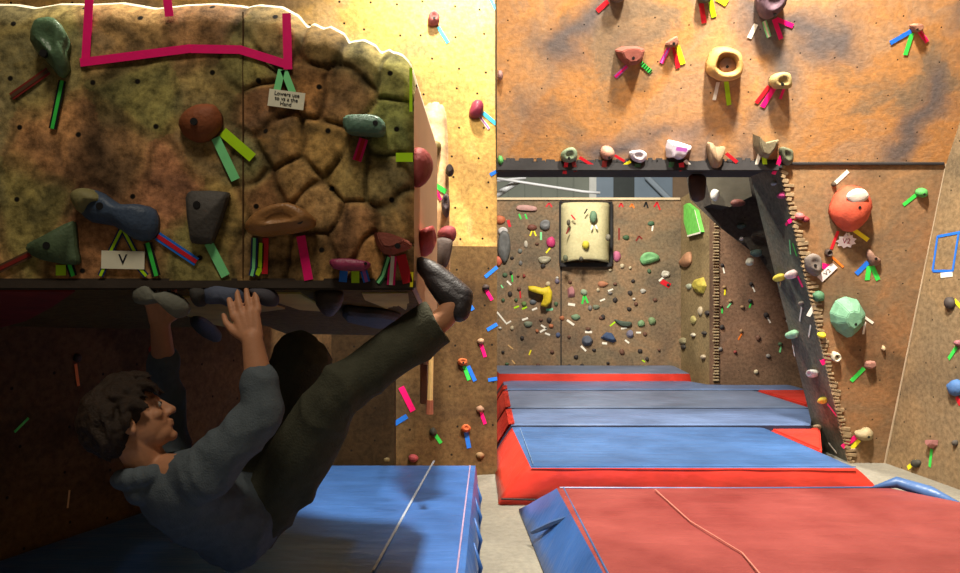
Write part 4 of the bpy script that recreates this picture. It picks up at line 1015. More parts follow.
# ---- far wall, larger holds
FH = [((500, 220, 11, 9), 'round', (196, 100, 60), 'orange knob at the top corner'), ((503, 232, 10, 8), 'jug', (214, 208, 204), 'white ledge under the orange knob'), ((504, 248, 13, 32), 'jug', (92, 92, 90), 'big grey tusk'), ((498.5, 261, 8, 10), 'round', (206, 96, 70), 'coral knob below the grey tusk'),
      ([(517, 206), (525, 205), (536, 207), (536, 211), (526, 211), (517, 210)], 'slab', (188, 140, 130), 'pink bar'), ((532, 227.5, 10, 6), 'round', (110, 58, 44), 'brown chip'), ((545, 225.5, 11, 10), 'jug', (116, 116, 116), 'grey lump'), ((551, 242, 9, 11), 'round', (206, 52, 110), 'pink ball'), ((526, 244, 4, 7), 'round', (190, 180, 160), 'small white nub'), ((520, 251, 5, 5), 'round', (112, 116, 108), 'small grey nub'), ((520.5, 263, 4, 5), 'round', (110, 108, 104), 'lower grey nub'), ([(538, 258), (544, 257), (551, 258), (549, 262), (543, 264), (539, 262)], 'jug', (176, 168, 140), 'cream ledge'),
      ((651, 223.5, 7, 5), 'round', (60, 96, 66), 'small green chip'), ((626, 237.5, 7, 5), 'round', (54, 84, 50), 'dark green chip'), ([(639, 259), (643, 254), (651, 253), (658, 256), (659, 260), (652, 263), (643, 265), (640, 263)], 'jug', (112, 176, 112), 'big green claw'), ((616.5, 256, 8, 11), 'round', (190, 96, 132), 'mauve ball'),
      ([(528, 286), (534, 286), (542, 288), (549, 286), (552, 292), (551, 302), (546, 307), (540, 306), (543, 300), (543, 295), (535, 293), (528, 290)], 'slab', (236, 204, 30), 'bright yellow hook'), ([(567, 289), (572, 286), (575, 291), (575, 297), (568, 298)], 'wedge', (178, 112, 116), 'dusty pink wedge'), ((584, 292, 7, 6), 'round', (150, 168, 136), 'mint nub'), ((602.5, 284, 11, 6), 'round', (176, 110, 76), 'orange oval'), ((665, 274.5, 9, 7), 'jug', (206, 200, 180), 'white knob'), ((643, 291, 6, 5), 'round', (176, 172, 160), 'pale nub'), ((575.5, 317, 9, 6), 'round', (116, 146, 108), 'sage oval'),
      ([(614, 319), (622, 321), (631, 322), (630, 326), (622, 326), (617, 323)], 'slab', (66, 80, 66), 'dark green sliver'), ((641, 323.5, 8, 7), 'round', (110, 146, 100), 'green nub'), ([(600, 338), (606, 332), (612, 333), (617, 341), (613, 343), (605, 340)], 'wedge', (56, 78, 116), 'navy blue wedge'), ((587, 341, 12, 11), 'wedge', (88, 96, 110), 'blue grey block'), ((630, 334, 8, 9), 'wedge', (120, 116, 136), 'lilac block'), ((652, 321, 8, 8), 'round', (112, 138, 92), 'olive round'), ((557, 281, 5, 5), 'round', (112, 100, 120), 'violet chip'), ((596, 307, 7, 5), 'round', (110, 118, 92), 'olive chip'), ((528, 324, 9, 6), 'round', (112, 122, 100), 'grey green oval'), ((533, 302, 7, 5), 'round', (92, 98, 104), 'slate chip'), ((524, 304, 6, 6), 'wedge', (108, 140, 70), 'leaf green chip')]
for sh, k, c, al in FH:
    hold('FW', sh, k, c, al + ' hold', None, None, rough=.55)
FT = [('green', 519, 214, 521, 219, 1.6, 'pink bar hold'), ('green', 525, 214, 527, 219, 1.6, 'pink bar hold'), ('red', 508, 220, 510, 227, 3, 'orange knob at the top corner hold'), ('yellow', 532, 231, 530, 236, 1.5, 'brown chip hold'), ('yellow', 534, 231, 536, 236, 1.5, 'brown chip hold'), ('pale', 541, 232, 541, 240, 2, 'grey lump hold'), ('yellow', 550, 248, 546, 253, 1.6, 'pink ball hold'),
      ('maroon', 619, 228, 619, 240, 1.6, 'mauve ball hold'), ('white', 653, 224, 652, 231, 1.6, 'small green chip hold'), ('green', 584, 296, 582, 304, 2, 'mint nub hold'), ('green', 585, 296, 588, 303, 2, 'mint nub hold'), ('white', 568, 304, 575, 305, 2.6, 'dusty pink wedge hold'), ('red', 661, 281, 670, 286, 5, 'white knob hold'), ('white', 664, 277, 659, 281, 2, 'white knob hold'), ('white', 567, 320, 574, 325, 2.2, 'sage oval hold'), ('white', 585, 332, 592, 332, 2.2, 'blue grey block hold'), ('white', 581, 346, 586, 351, 2, 'blue grey block hold'), ('white', 602, 343, 607, 343.5, 2.2, 'navy blue wedge hold'), ('white', 621, 328.5, 627, 328, 1.8, 'dark green sliver hold'), ('white', 636, 332.5, 641, 332.5, 1.8, 'lilac block hold'), ('white', 625, 340, 629, 343, 1.8, 'lilac block hold'), ('lime', 610, 326, 615, 322, 1.4, 'dark green sliver hold'), ('lime', 642, 360, 645, 362, 1.2, 'green nub hold'),
      ('white', 541, 325, 547, 329, 1.8, 'grey green oval hold'), ('white', 540, 332, 547, 328, 2, 'grey green oval hold'), ('white', 545, 333, 550, 335, 1.8, 'grey green oval hold'), ('white', 497, 312, 506, 323, 1.6, 'big grey tusk hold'), ('white', 511, 321, 506, 324, 1.6, 'big grey tusk hold'), ('white', 507, 281, 511, 285, 1.8, 'leaf green chip hold'), ('lime', 514, 308, 519, 306, 1.6, 'leaf green chip hold'), ('lime', 522, 309, 527, 307, 1.6, 'leaf green chip hold'), ('white', 532, 310, 537, 308, 2, 'slate chip hold'), ('mint', 546, 310, 553, 309, 2.4, 'bright yellow hook hold'), ('white', 522, 320, 528, 318, 2, 'grey green oval hold'), ('pale', 501, 285, 503, 288, 1.4, 'big grey tusk hold'), ('yellow', 529, 355, 531, 350, 1.4, 'grey green oval hold'), ('tan', 508, 345, 513, 349, 1.2, 'grey green oval hold'), ('tan', 512, 360, 515, 364, 1.4, 'grey green oval hold'), ('white', 608, 291, 613, 289, 1.6, 'orange oval hold'), ('white', 600, 301, 605, 299, 1.6, 'olive chip hold')]
DIRS = {}
for a in FT:
    lx = [l for l in LANDS if l[1] == a[6]][0]
    dx, dy = (a[1] + a[3]) / 2 - lx[2], (a[2] + a[4]) / 2 - lx[3]
    rel = ('under' if dy > 0 else 'above') if abs(dy) > abs(dx) * .6 else 'beside'
    if math.hypot(dx, dy) > 26: rel = {'under': 'far below', 'above': 'well above', 'beside': 'well beside'}[rel]
    tape('FW', *a[:6], a[6], rel=rel)
for c, pts, lab in (('red', [(546, 207), (549, 203), (552, 207)], 'red arrow-shaped tape mark near the top beside the cream volume'), ('red', [(619, 207), (621, 203), (623, 207)], 'small red tape mark near the top edge past the cream volume'), ('orange', [(630, 207), (632, 204), (634, 208)], 'small orange tape mark near the top edge of the far wall'), ('black', [(644, 207), (646, 202), (648, 208)], 'black arrow-shaped tape mark near the top of the far wall'), ('red', [(654, 207), (657, 202), (660, 210)], 'red arrow-shaped tape mark beside the black arrow mark'), ('maroon', [(636, 241), (639, 236), (642, 239)], 'dark red arrow-shaped tape mark beside the dark green chip')):
    tape('FW', c, pts[0][0], pts[0][1], pts[2][0], pts[2][1], 1.6, '', label=lab, mid=pts[1])
for sh, c, al in (((593, 217, 8, 12), (96, 132, 100), 'green egg hold'), ((585.5, 245, 8, 8), (214, 196, 50), 'yellow ball hold'), ((568.5, 222.5, 4, 6), (90, 84, 66), 'small olive nub hold'), ((608, 237.5, 5, 7), (118, 112, 96), 'small grey double nub hold'), ((565.5, 258, 5, 7), (96, 104, 78), 'small green nub hold'), ((581, 259, 4, 5), (76, 74, 64), 'small black nub hold')):
    hold('YV', sh, 'round', c, al + ' of the volume', .06, label=al + ' on the cream curved volume')
for a in (('red', 571, 215, 575, 220, 1.5, 'small olive nub hold of the volume', 'beside'), ('maroon', 569, 228, 566, 234, 1.5, 'small olive nub hold of the volume', 'under'), ('black', 587, 209, 584, 214, 1.4, 'green egg hold of the volume', 'above'), ('white', 592, 225, 591, 230, 1.6, 'green egg hold of the volume', 'under'), ('white', 595, 225, 597, 229, 1.6, 'green egg hold of the volume', 'under')):
    tape('YV', *a[:7], rel=a[7], off=.03)
# narrow panel
hold('FN', [(687, 205), (690, 203), (699, 210), (704.5, 232), (691, 236), (687, 222)], 'board', (104, 206, 76), 'bright green angular volume', .05)
for p_ in ((698.5, 210, 704.5, 233, 'upright'), (704.5, 232.5, 691, 236, 'level')): tape('FN', 'white', *p_[:4], 1.6, '', off=.052, label=f'{p_[4]} white tape along the edge of the bright green angular volume')
hold('FN', [(681, 264), (687, 255), (691, 252), (692, 262), (687, 267)], 'round', (178, 124, 88), 'tan cone hold', .08)
hold('FN', [(693, 286), (697, 279), (704, 277), (707, 286), (704, 294), (698, 293)], 'facet', (186, 168, 60), 'mustard yellow lump hold', .08)
for (x, y, w, h), c, al in (((689.5, 286.5, 5, 6), (170, 176, 150), 'pale nub near the mustard lump'), ((683, 341, 7, 7), (156, 146, 108), 'cream blob'), ((694, 320, 5, 9), (176, 162, 96), 'yellowish smear-shaped hold'), ((708, 313, 4, 5), (52, 46, 44), 'black speck'), ((684, 347, 4, 5), (50, 46, 42), 'charcoal nub'), ((701, 311, 4, 9), (190, 172, 140), 'slim cream hold'), ((705, 333, 4, 4), (60, 54, 50), 'dark dot'), ((694, 335, 4, 4), (214, 204, 180), 'white dot hold'), ((704, 357, 4, 5), (196, 178, 150), 'low cream dot hold')):
    hold('FN', (x, y, w, h), 'round', c, al, .04)
# alcove wall
for (x, y, w, h), c, al in (((715, 195, 9, 12), (224, 220, 210), 'white dish hold'), ((737.5, 203, 14, 8), (96, 48, 40), 'dark red lozenge'), ((741, 226, 9, 6), (40, 58, 48), 'black green hold'), ((741, 239, 4, 4), (170, 160, 160), 'pale nub'), ((756, 253, 12, 8), (70, 92, 88), 'teal grey hold'), ((749.5, 262, 8, 8), (206, 200, 180), 'white ball hold')):
    Zp = 8.25 if y < 206 else 8.55
    PL['SL'] = Plane((0, Zp, 0), (0, -1, 0), 'sloping alcove slab')
    hold('SL', (x, y, w, h), 'round', c, al, .06)
rs = random.Random(21)
FDH = [(722, 265, 'black', 'white'), (751, 284, 'black', 'white'), (730, 301, 'tan', 'pale'), (742, 307, 'tan', None), (750, 301, 'black', 'green'), (766, 315, 'black', 'white'), (721, 306, 'brown', 'green'), (722, 327, 'black', None), (741, 331, 'tan', 'orange'), (780, 344, 'green', 'pale'), (785, 318, 'brown', 'white'), (720, 349, 'grey', None), (780, 295, 'brown', 'white'), (756, 372, 'cream', None), (735, 352, 'red', None), (768, 356, 'grey', None), (758, 338, 'brown', None), (724, 287, 'tan', 'yellow')]
CC = dict(black=(40, 34, 32), tan=(150, 116, 80), brown=(96, 60, 44), green=(66, 96, 62), grey=(120, 114, 108), cream=(196, 180, 146), red=(140, 50, 44), white=(206, 200, 186), blue=(70, 84, 120), orange=(180, 100, 60))
def auto(wall, items, where, size):
    """small holds: each named by its colour and the landmark it alone of its colour stands next to"""
    lm = [l for l in LANDS if l[0] == wall or (wall == 'FD' and l[0] in ('SL', 'FN', 'PL'))]
    used = set()
    for i, it in enumerate(items):
        x, y, c = it[:3]; best = None
        for l in sorted(lm, key=lambda l: math.hypot(l[2] - x, l[3] - y)):
            dx, dy = x - l[2], y - l[3]
            d = ('below' if dy > 0 else 'above') if abs(dy) > abs(dx) else 'beside'
            near = 'just ' if math.hypot(dx, dy) < 16 else ''
            same = [j for j, q in enumerate(items) if q[2] == c and math.hypot(q[0] - l[2], q[1] - l[3]) < math.hypot(dx, dy) and
                    (('below' if q[1] > l[3] else 'above') if abs(q[1] - l[3]) > abs(q[0] - l[2]) else 'beside') == d]
            if same or (c, d, l[1]) in used: continue
            best = (near + d, l[1]); used.add((c, d, l[1])); break
        shared = best is None
        if shared: best = ('', '')
        al = f'small {c} hold scattered low on the {where}' if shared else f'small {c} {["nub", "foothold", "chip"][i % 3]} {best[0]} the {best[1].replace(" hold", "")}'
        if shared: ALIAS.discard(al)
        w = size * (.8 + .5 * rs.random())
        hold(wall, (x, y, w, w * (.7 + .5 * rs.random())), 'round', CC[c], al, .03, label=al if shared or len(al.split()) > 12 else al + f', {where}', group=f'small {c} holds scattered on the {where}' if shared else None)
        if len(it) > 3 and it[3]:
            a = rs.uniform(-.7, .7); ln = 5 + 3 * rs.random()
            t = tape(wall, it[3], x + 1, y + 2, x + 1 + ln * math.sin(a), y + 2 + ln * math.cos(a), 1.5, '', label=f'{it[3]} tape strip under the {al}', )
auto('FD', FDH, 'alcove wall', 4)
FWH = [(505, 275, 'green', None), (518, 276, 'brown', None), (510, 294, 'black', None), (519, 289, 'brown', 'red'), (511, 273, 'black', 'green'), (500, 328, 'white', None), (512, 328, 'cream', None), (503, 300, 'green', None), (541, 320, 'brown', None), (537, 331, 'orange', None), (551, 326, 'orange', None), (558, 335, 'blue', None), (549, 320, 'black', None), (556, 304, 'green', None), (543, 266, 'black', None), (562, 318, 'orange', None), (570, 282, 'brown', None), (588, 329, 'brown', None), (569, 337, 'brown', None), (576, 357, 'black', None), (569, 366, 'black', None), (582, 365, 'black', None), (594, 350, 'black', None), (608, 363, 'black', None), (622, 352, 'brown', None), (640, 351, 'black', None), (647, 359, 'black', None), (645, 334, 'brown', None), (659, 350, 'brown', None), (615, 300, 'black', None), (630, 293, 'black', None), (636, 304, 'brown', None), (629, 309, 'black', None), (633, 281, 'black', None), (610, 293, 'grey', None), (603, 317, 'black', None), (630, 268, 'cream', None), (622, 266, 'cream', None), (615, 284, 'brown', None), (649, 271, 'green', None), (655, 300, 'brown', None), (634, 299, 'white', None), (668, 285, 'black', None), (598, 290, 'cream', None), (601, 318, 'brown', None), (552, 352, 'brown', None), (538, 365, 'brown', None), (503, 352, 'black', None), (522, 338, 'black', None), (507, 364, 'green', None), (590, 308, 'grey', None), (548, 284, 'cream', None), (557, 278, 'white', None), (524, 276, 'red', None), (516, 300, 'green', None), (610, 270, 'cream', None), (537, 244, 'brown', None), (512, 258, 'black', None)]
auto('FW', FWH, 'far wall', 4)
finish_tapes()
d_ = {k: v for k, v in LABELS.items() if len(v) > 1}
import sys
print('DUP LABELS', d_)
print('LONG', [k for k in LABELS if len(k.split()) > 16])
# ------------------------------------------------------------------ the person hanging under the boulder
def ball(bm, c, r, M=None, sub=2):
    """ellipsoid; r a number or (a, b, c) along the axes of M"""
    rr = Vector((r, r, r)) if not hasattr(r, '__len__') else Vector(r)
    m = (M or Matrix.Identity(3)).to_4x4() @ Matrix.Diagonal((*rr, 1)); m = Matrix.Translation(c) @ m
    bmesh.ops.create_icosphere(bm, subdivisions=sub, radius=1, matrix=m)
def cap(bm, a, b, ra, rb, seg=16):
    a, b = Vector(a), Vector(b)
    d = (b - a); L = d.length; q = d.to_track_quat('Z', 'Y').to_matrix().to_4x4()
    bmesh.ops.create_cone(bm, cap_ends=True, segments=seg, radius1=ra, radius2=rb, depth=L, matrix=Matrix.Translation((a + b) / 2) @ q)
    ball(bm, a, ra * .998); ball(bm, b, rb * .998)
def chain(bm, pts, rs):
    for (a, b), (ra, rb) in zip(zip(pts, pts[1:]), zip(rs, rs[1:])): cap(bm, a, b, ra, rb)
def fuse(bm, name, voxel, m, parent, smooth_it=4, fold=0.0, fscale=9.0, fstretch=(1, 1, 1), seed=0, thin=None):
    """one continuous skin over everything in bm"""
    me = bpy.data.meshes.new('raw'); bm.to_mesh(me); bm.free()
    o = bpy.data.objects.new('raw', me); COL.objects.link(o)
    md = o.modifiers.new('r', 'REMESH'); md.mode = 'VOXEL'; md.voxel_size = voxel
    sm = o.modifiers.new('s', 'SMOOTH'); sm.iterations = smooth_it; sm.factor = .5
    dg = bpy.context.evaluated_depsgraph_get(); dg.update()
    out = bpy.data.meshes.new_from_object(o.evaluated_get(dg))
    bpy.data.objects.remove(o); bpy.data.meshes.remove(me)
    if fold:
        nrm = [v.normal.copy() for v in out.vertices]
        for v, n in zip(out.vertices, nrm):
            p = Vector((v.co.x * fstretch[0], v.co.y * fstretch[1], v.co.z * fstretch[2])) * fscale
            w = noise.noise_vector(p * .6 + Vector((seed, 0, 0)))
            f = 1 - 2 * abs(noise.noise(p + w * .9 + Vector((seed, seed, 0))))
            v.co += n * fold * (f - .45)
    r = link(name, out, m, None, True)
    if parent: r.parent = parent; r.matrix_parent_inverse = Matrix.Translation(-parent.location)
    return r
SKIN = plain((186, 130, 96), .55, .08, 30, .35, .1)
M_HAIR = plain((48, 34, 23), .5, .35, 60, .3, .6)
M_JKT = plain((92, 100, 106), .9, .12, 40, .1, .4)
M_JKD = plain((50, 58, 68), .9, .12, 40, .1, .4)
M_TRS = plain((74, 73, 60), .9, .14, 30, .1, .4)
M_SHOE = plain((46, 40, 42), .5, .15, 30, .4, .2)
M_SOLE = plain((30, 30, 34), .45, .1, 30, .5, .1)
person = empty('person', P(250, 520, 2.55))
# joints, each at its own depth under the roof
HEAD = P(131, 419, 2.33)
NECK = P(152, 470, 2.36)
CHEST, PELV = P(194, 500, 2.46), P(248, 524, 2.60)
SR, SL = P(205, 474, 2.28), P(168, 474, 2.62)
ER, WR = P(264, 411, 2.27), P(252, 338, 2.30)
EL, WL = P(168, 408, 2.66), P(160, 322, 2.50)
HR, HL = P(284, 484, 2.56), P(270, 480, 2.74)
KR, AR = P(338, 391, 2.44), P(442, 320, 2.46)
KL, AL = P(300, 362, 2.74), P(312, 432, 3.02)
TOE, HEEL = P(421, 264, 2.52), P(463, 296, 2.47)
# head frame: u to the crown, f where the face looks, s to his right (towards the near side)
f_ = Vector((.84, .36, .42)).normalized()
u_ = Vector((-.44, 0, .90)); u_ = (u_ - f_ * u_.dot(f_)).normalized()
s_ = f_.cross(u_).normalized()
if s_.y > 0: s_ = -s_
MH = Matrix((f_, s_, u_)).transposed()
def hp(a, b, c): return HEAD + f_ * a + s_ * b + u_ * c
bm = bmesh.new()
ball(bm, hp(-.012, 0, .03), (.098, .076, .088), MH, 3)
ball(bm, hp(.022, 0, -.03), (.072, .064, .078), MH, 3)
ball(bm, hp(.046, 0, -.075), (.044, .046, .036), MH, 3)       # jaw
ball(bm, hp(.078, 0, -.096), (.018, .022, .016), MH)           # chin
ball(bm, hp(.076, 0, .022), (.018, .052, .014), MH)            # brow
chain(bm, [hp(.088, 0, .012), hp(.104, 0, -.018), hp(.110, 0, -.028)], [.009, .012, .013])   # nose
for b in (-1, 1): ball(bm, hp(.100, b * .012, -.032), .009)
ball(bm, hp(.092, 0, -.054), (.010, .022, .006), MH); ball(bm, hp(.090, 0, -.065), (.010, .020, .007), MH)   # lips
for b in (-1, 1):
    ball(bm, hp(.066, b * .040, -.022), (.022, .020, .018), MH)       # cheek
    ball(bm, hp(-.008, b * .076, -.018), (.020, .009, .030), MH)      # ear
    ball(bm, hp(-.002, b * .082, -.036), (.009, .007, .011), MH)
    ball(bm, hp(-.016, b * .084, -.006), (.011, .006, .018), MH)
    ball(bm, hp(.078, b * .031, .004), (.012, .014, .010), MH)        # lids
chain(bm, [hp(-.02, 0, -.06), NECK, NECK.lerp(CHEST, .35)], [.056, .058, .075])
chain(bm, [CHEST.lerp(NECK, .4), CHEST, PELV], [.095, .10, .085])
chain(bm, [NECK, SR], [.05, .055]); chain(bm, [NECK, SL], [.05, .055])
def arm(S, E, W): chain(bm, [S, S.lerp(E, .5), E, E.lerp(W, .3), W], [.052, .048, .042, .043, .029])
arm(SR, ER, WR); arm(SL, EL, WL)
def leg(Hh, K, A): chain(bm, [Hh, Hh.lerp(K, .5), K, K.lerp(A, .3), A], [.072, .068, .054, .054, .036])
leg(HR, KR, AR); leg(HL, KL, AL)
chain(bm, [AR, HEEL.lerp(AR, .25), TOE.lerp(HEEL, .3), TOE], [.036, .034, .030, .02]); chain(bm, [AL, AL + Vector((-.03, .12, -.04))], [.036, .03])
def hand(W, K, out, curl, spread, thumb, side):
    """W wrist, K knuckle line middle, out: unit vector out of the back of the hand, curl: fingers' bend away from the back"""
    d = (K - W).normalized(); lat = d.cross(out).normalized() * side; L = (K - W).length
    for q in (-.025, -.008, .009, .026): chain(bm, [W + lat * q * .6, K + lat * q * 1.1], [.018, .0125])
    ball(bm, W.lerp(K, .55), (.014, .038, L * .48), Matrix((out, lat, d)).transposed())
    tips = []
    for i, (q, ln) in enumerate(((-.036, .058), (-.0125, .070), (.0125, .075), (.036, .067))):
        b = K + lat * q; dd = (d + lat * spread * (i - 1.5) / 1.5).normalized()
        p1 = b + (dd - out * curl * .35).normalized() * ln * .52
        p2 = p1 + (dd - out * curl * 1.0).normalized() * ln * .36
        p3 = p2 + (dd - out * curl * 1.9).normalized() * ln * .28
        chain(bm, [b, p1, p2, p3], [.0108, .0098, .0090, .0078]); tips.append(p3)
    t0 = W + lat * .026 + d * L * .18
    chain(bm, [t0] + [t0 + lat * a + d * b - out * c for a, b, c in thumb], [.014, .0125, .0095, .0078])
    return tips
# near hand: back of the hand towards us, fingers reaching up over the blue grey hold, thumb out to the side
KRn = P(246, 314, 2.315)
hand(WR, KRn, Vector((.05, -1, .1)).normalized(), .34, .05, [(.020, .022, .0), (.036, .052, .006), (.040, .078, .016)], 1 if (KRn - WR).cross(Vector((0, -1, 0))).x < 0 else -1)
KLn = P(158, 303, 2.44)
hand(WL, KLn, Vector((.2, -1, .1)).normalized(), .9, .12, [(.02, .02, .0), (.03, .045, .01), (.03, .066, .02)], -1 if (KLn - WL).cross(Vector((0, -1, 0))).x < 0 else 1)
body = fuse(bm, 'body', .0042, SKIN, person, 3)
# eyes
for b in (-1, 1):
    e = bmesh.new(); ball(e, hp(.083, b * .030, .002), .0098, None, 3)
    o = bm_obj('eye', e, plain((170, 158, 146), .3, .03, 20, .5, 0), person, True); reparent(o, person)
    e = bmesh.new(); ball(e, hp(.0915, b * .031, .004), .0045, None, 2)
    q = bm_obj('iris', e, plain((40, 26, 18), .3, .03, 20, .5, 0), o, True); q.matrix_parent_inverse = Matrix.Translation(-person.location); q.matrix_parent_inverse = Matrix.Identity(4)
# hair: shaggy tufts over the crown, down the nape and a fringe on the brow
bm = bmesh.new(); rh = random.Random(5)
ball(bm, hp(-.022, 0, .036), (.102, .086, .096), MH, 3)
ball(bm, hp(-.060, 0, -.012), (.062, .078, .076), MH, 3)
n_t = 0
while n_t < 210:
    v = Vector((rh.uniform(-1, 1), rh.uniform(-1, 1), rh.uniform(-1, 1)))
    if not .2 < v.length < 1: continue
    v.normalize()
    if v.x > .35 and v.z < .52: continue                 # the face
    if v.x > -.25 and abs(v.y) > .4 and v.z < -.12: continue   # around the ears
    if v.z < -.55: continue
    c = hp(-.02, 0, .03) + (MH @ Vector((v.x * .100, v.y * .084, v.z * .096)))
    flow = (MH @ Vector(((.8 if v.x > -.1 and v.z > .3 else -.25), v.y * .3, -.75 if v.z < .75 or v.x < -.1 else -.1))).normalized()
    nn = (MH @ v).normalized(); flow = (flow - nn * flow.dot(nn) * .7).normalized(); ln = rh.uniform(.045, .085)
    w = rh.uniform(.010, .015)
    chain(bm, [c - nn * .004, c + flow * ln * .5 + nn * .008, c + flow * ln + nn * rh.uniform(-.006, .006)], [w, w * .85, .0025]); n_t += 1
for i in range(13):                                       # fringe
    b = (i - 6) * .0115; c = hp(.066, b, .078)
    chain(bm, [c, hp(.092, b * 1.05 + rh.uniform(-.006, .006), .060), hp(.097 + rh.uniform(0, .008), b * 1.15 + rh.uniform(-.01, .01), .036 + rh.uniform(-.012, .01))], [.011, .008, .003])
for i in range(9):                                        # over the ear and the nape
    b = 1 if i % 2 else -1; c = hp(-.03 - .008 * i, b * .078, .0)
    chain(bm, [c, c + u_ * -.03 + s_ * b * .006, c - u_ * .058 - f_ * .012], [.013, .010, .003])
hair = fuse(bm, 'hair', .0045, M_HAIR, person, 2, .002, 60, (1, 1, 1), 3)
# sweatshirt
bm = bmesh.new()
down = (PELV - NECK).normalized(); sd = (SL - SR).normalized(); fr = sd.cross(down).normalized()
if fr.z < 0: fr = -fr
MT = Matrix((sd, fr, down)).transposed()
ball(bm, CHEST.lerp(NECK, .22), (.20, .118, .15), MT, 3)
ball(bm, CHEST.lerp(PELV, .18), (.185, .132, .19), MT, 3)
ball(bm, CHEST.lerp(PELV, .62), (.172, .136, .17), MT, 3)
ball(bm, PELV - down * .0, (.172, .150, .10), MT, 3); ball(bm, PELV.lerp(CHEST, .25), (.172, .148, .14), MT, 3)
chain(bm, [CHEST.lerp(NECK, .55), SR], [.085, .078]); chain(bm, [CHEST.lerp(NECK, .55), SL], [.085, .078])
def sleeve(S, E, W, k): chain(bm, [S, S.lerp(E, .55), E, E.lerp(W, k * .55), E.lerp(W, k)], [.078, .069, .060, .054, .049])
sleeve(SR, ER, WR, .40); sleeve(SL, EL, WL, .56)
for k, r in ((.35, .055), (.41, .052)): ball(bm, ER.lerp(WR, k), r)
# hood lying round the neck
nk = NECK + u_ * .012
for i in range(14):
    a = i * 2 * math.pi / 14
    ax = (f_ * math.cos(a) * .070 + s_ * math.sin(a) * .076)
    ball(bm, nk + ax - f_ * .012 - u_ * (.018 + .022 * math.cos(a)), .026 + .004 * max(0, -math.cos(a)))
ball(bm, nk - f_ * .05 - u_ * .05, (.045, .075, .045), MH)
shirt = fuse(bm, 'sweatshirt', .0065, M_JKT, person, 5, .011, 8, (1, 1, 1), 2)
bm = bmesh.new()
for S, E, W, k in ((SR, ER, WR, .44), (SL, EL, WL, .60)):
    d = (W - E).normalized(); c = E.lerp(W, k)
    chain(bm, [c - d * .022, c + d * .016], [.050, .046])
    o = fuse(bm, 'cuff', .005, M_JKD, shirt, 2, .003, 30); o.matrix_parent_inverse = Matrix.Translation(-person.location); bm = bmesh.new()
bm.free()
# trousers
bm = bmesh.new()
chain(bm, [PELV, HR], [.105, .104]); chain(bm, [PELV, HL], [.105, .108]); ball(bm, PELV.lerp((HR + HL) / 2, .5), .115)
chain(bm, [HR, HR.lerp(KR, .5), KR, KR.lerp(AR, .4)], [.104, .094, .080, .073])
def cone(a, b_, ra, rb):
    d_ = b_ - a
    bmesh.ops.create_cone(bm, cap_ends=True, segments=24, radius1=ra, radius2=rb, depth=d_.length, matrix=Matrix.Translation((a + b_) / 2) @ d_.to_track_quat('Z', 'Y').to_matrix().to_4x4())
cone(KR.lerp(AR, .3), KR.lerp(AR, .97), .074, .075)
chain(bm, [HL, HL.lerp(KL, .5), KL, KL.lerp(AL, .4), KL.lerp(AL, .95)], [.118, .112, .098, .092, .080])
ball(bm, KL + Vector((.0, 0, .0)), .106); ball(bm, KR, .080)
trousers = fuse(bm, 'trousers', .007, M_TRS, person, 4, .012, 7, (1, 1, .8), 9)
bm = bmesh.new(); d = (AR - KR).normalized(); c = KR.lerp(AR, .962)
cone(c, c + d * .016, .071, .070); ob = fuse(bm, 'hem', .005, plain((32, 32, 26), .9, .1, 30, .1, .3), trousers, 1); ob.matrix_parent_inverse = Matrix.Translation(-person.location)
# pale drawstring on the hem
bm = bmesh.new(); tube_bm(bm, [P(424, 311, 2.39), P(420, 314, 2.375), P(414, 322, 2.37), P(406, 330, 2.365), P(412, 327, 2.362), P(419, 316, 2.37)], .0035, 6)
o = bm_obj('drawstring', bm, plain((176, 176, 160), .7, .1), trousers, True); o.matrix_parent_inverse = Matrix.Translation(-person.location)
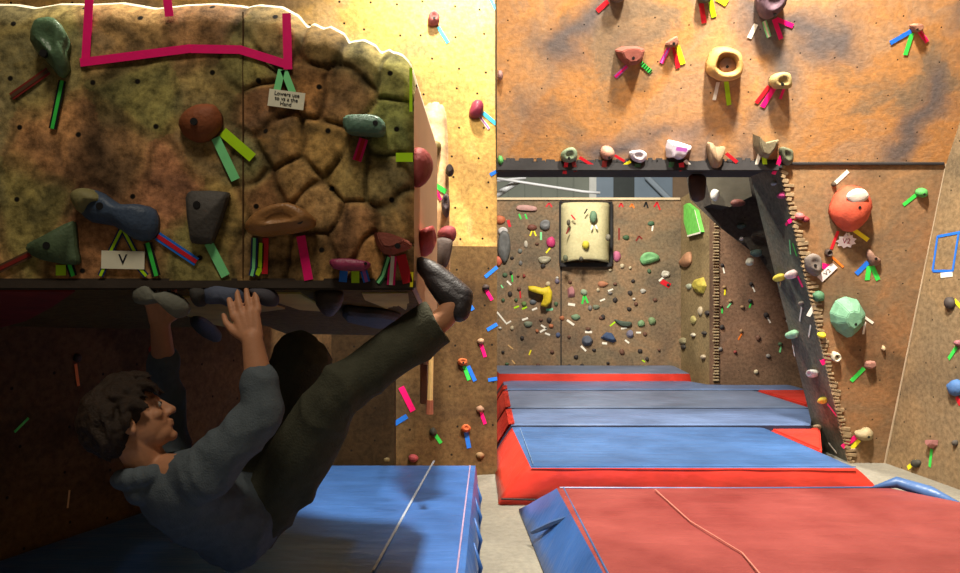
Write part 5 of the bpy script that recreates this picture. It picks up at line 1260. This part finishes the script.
# climbing shoe hooked on the boulder's edge
up_s = (AR - (TOE + HEEL) / 2).normalized()
def shoe(T, Hl, A, nm):
    bm = bmesh.new()
    M1 = T.lerp(Hl, .35); M2 = T.lerp(Hl, .7); up = (A - M2).normalized()
    chain(bm, [T, T.lerp(Hl, .16), M1, M2, Hl], [.024, .033, .037, .036, .033])
    chain(bm, [M1 + up * .012, M2 + up * .028, Hl + up * .028], [.036, .042, .034]); chain(bm, [Hl + up * .01, Hl + up * .05 ], [.034, .034])
    o = fuse(bm, nm, .0045, M_SHOE, person, 4, .0006, 30)
    bm = bmesh.new(); n = -up
    chain(bm, [T + n * .008, T.lerp(Hl, .3) + n * .018, T.lerp(Hl, .7) + n * .018, Hl + n * .012], [.022, .028, .028, .026])
    q = fuse(bm, 'sole', .0045, M_SOLE, o, 2); q.matrix_parent_inverse = Matrix.Translation(-person.location)
    bm = bmesh.new(); tube_bm(bm, [Hl + up * .03, Hl + up * .062 - (T - Hl).normalized() * .004, Hl + up * .085], [.008, .010, .006], 8)
    q = bm_obj('pull_tab', bm, M_SOLE, o, True); q.matrix_parent_inverse = Matrix.Translation(-person.location)
    bm = bmesh.new(); c = T.lerp(Hl, .5) + up * .036
    ax = (T - Hl).normalized(); si = ax.cross(up).normalized()
    tube_bm(bm, [c + (si * math.cos(a) + up * math.sin(a)) * .043 for a in [k * math.pi / 8 for k in range(-1, 10)]], .007, 6)
    q = bm_obj('strap', bm, M_SOLE, o, True); q.matrix_parent_inverse = Matrix.Translation(-person.location)
shoe(TOE, HEEL, AR, 'shoe')
shoe(AL + Vector((-.04, .19, -.04)), AL + Vector((-.02, .0, -.06)), AL + Vector((0, 0, .02)), 'shoe')
tag(person, 'dark haired person in grey sweatshirt hanging under the boulder with one heel hooked', 'person')
# ------------------------------------------------------------------ lights, world, camera
def area(name, loc, aim, power, size, col=(1, .86, .66), spread=None, sy=None):
    d = bpy.data.lights.new(name, 'AREA'); d.energy = power; d.size = size; d.color = col
    if sy: d.shape = 'RECTANGLE'; d.size_y = sy
    if spread: d.spread = math.radians(spread)
    o = bpy.data.objects.new(name, d); COL.objects.link(o); o.location = loc
    o.rotation_euler = (Vector(aim) - Vector(loc)).to_track_quat('-Z', 'Y').to_euler(); return o
area('hall_lamp', (.05, 3.15, 5.3), (.15, 4.3, 0), 215, .25, (1, .93, .80), 118)
area('wall_lamp', (-.15, 5.35, 5.3), (-.15, 6.35, 4.3), 125, .25, (1, .93, .76), 82)
area('hall_lamp', (1.45, 3.4, 5.4), (2.5, 5.8, 1.3), 235, .25, (1, .92, .80), 90)
area('hall_lamp', (.7, 7.8, 4.9), (1.9, 10.0, .8), 400, .6, (1, .94, .84))
area('front_fill', (-.6, .5, 5.2), (-.7, 2.4, 2.0), 78, .8, (1, .90, .72))  # added fill to brighten the boulder front, not a lamp of the hall
w = bpy.data.worlds.new('world'); sc.world = w; w.use_nodes = True
w.node_tree.nodes['Background'].inputs[0].default_value = (1, .86, .70, 1)
w.node_tree.nodes['Background'].inputs[1].default_value = .07
cd = bpy.data.cameras.new('camera'); cam = bpy.data.objects.new('camera', cd); COL.objects.link(cam)
cam.location = (0, 0, CH); cam.rotation_euler = (math.pi / 2, 0, 0)
cd.sensor_width = 36; cd.lens = F / 960 * 36; cd.clip_start = .05
sc.camera = cam
sc.view_settings.view_transform = 'Standard'; sc.view_settings.look = 'None'
sc.view_settings.gamma = 1; sc.view_settings.use_curve_mapping = False
sc.view_settings.exposure = 0
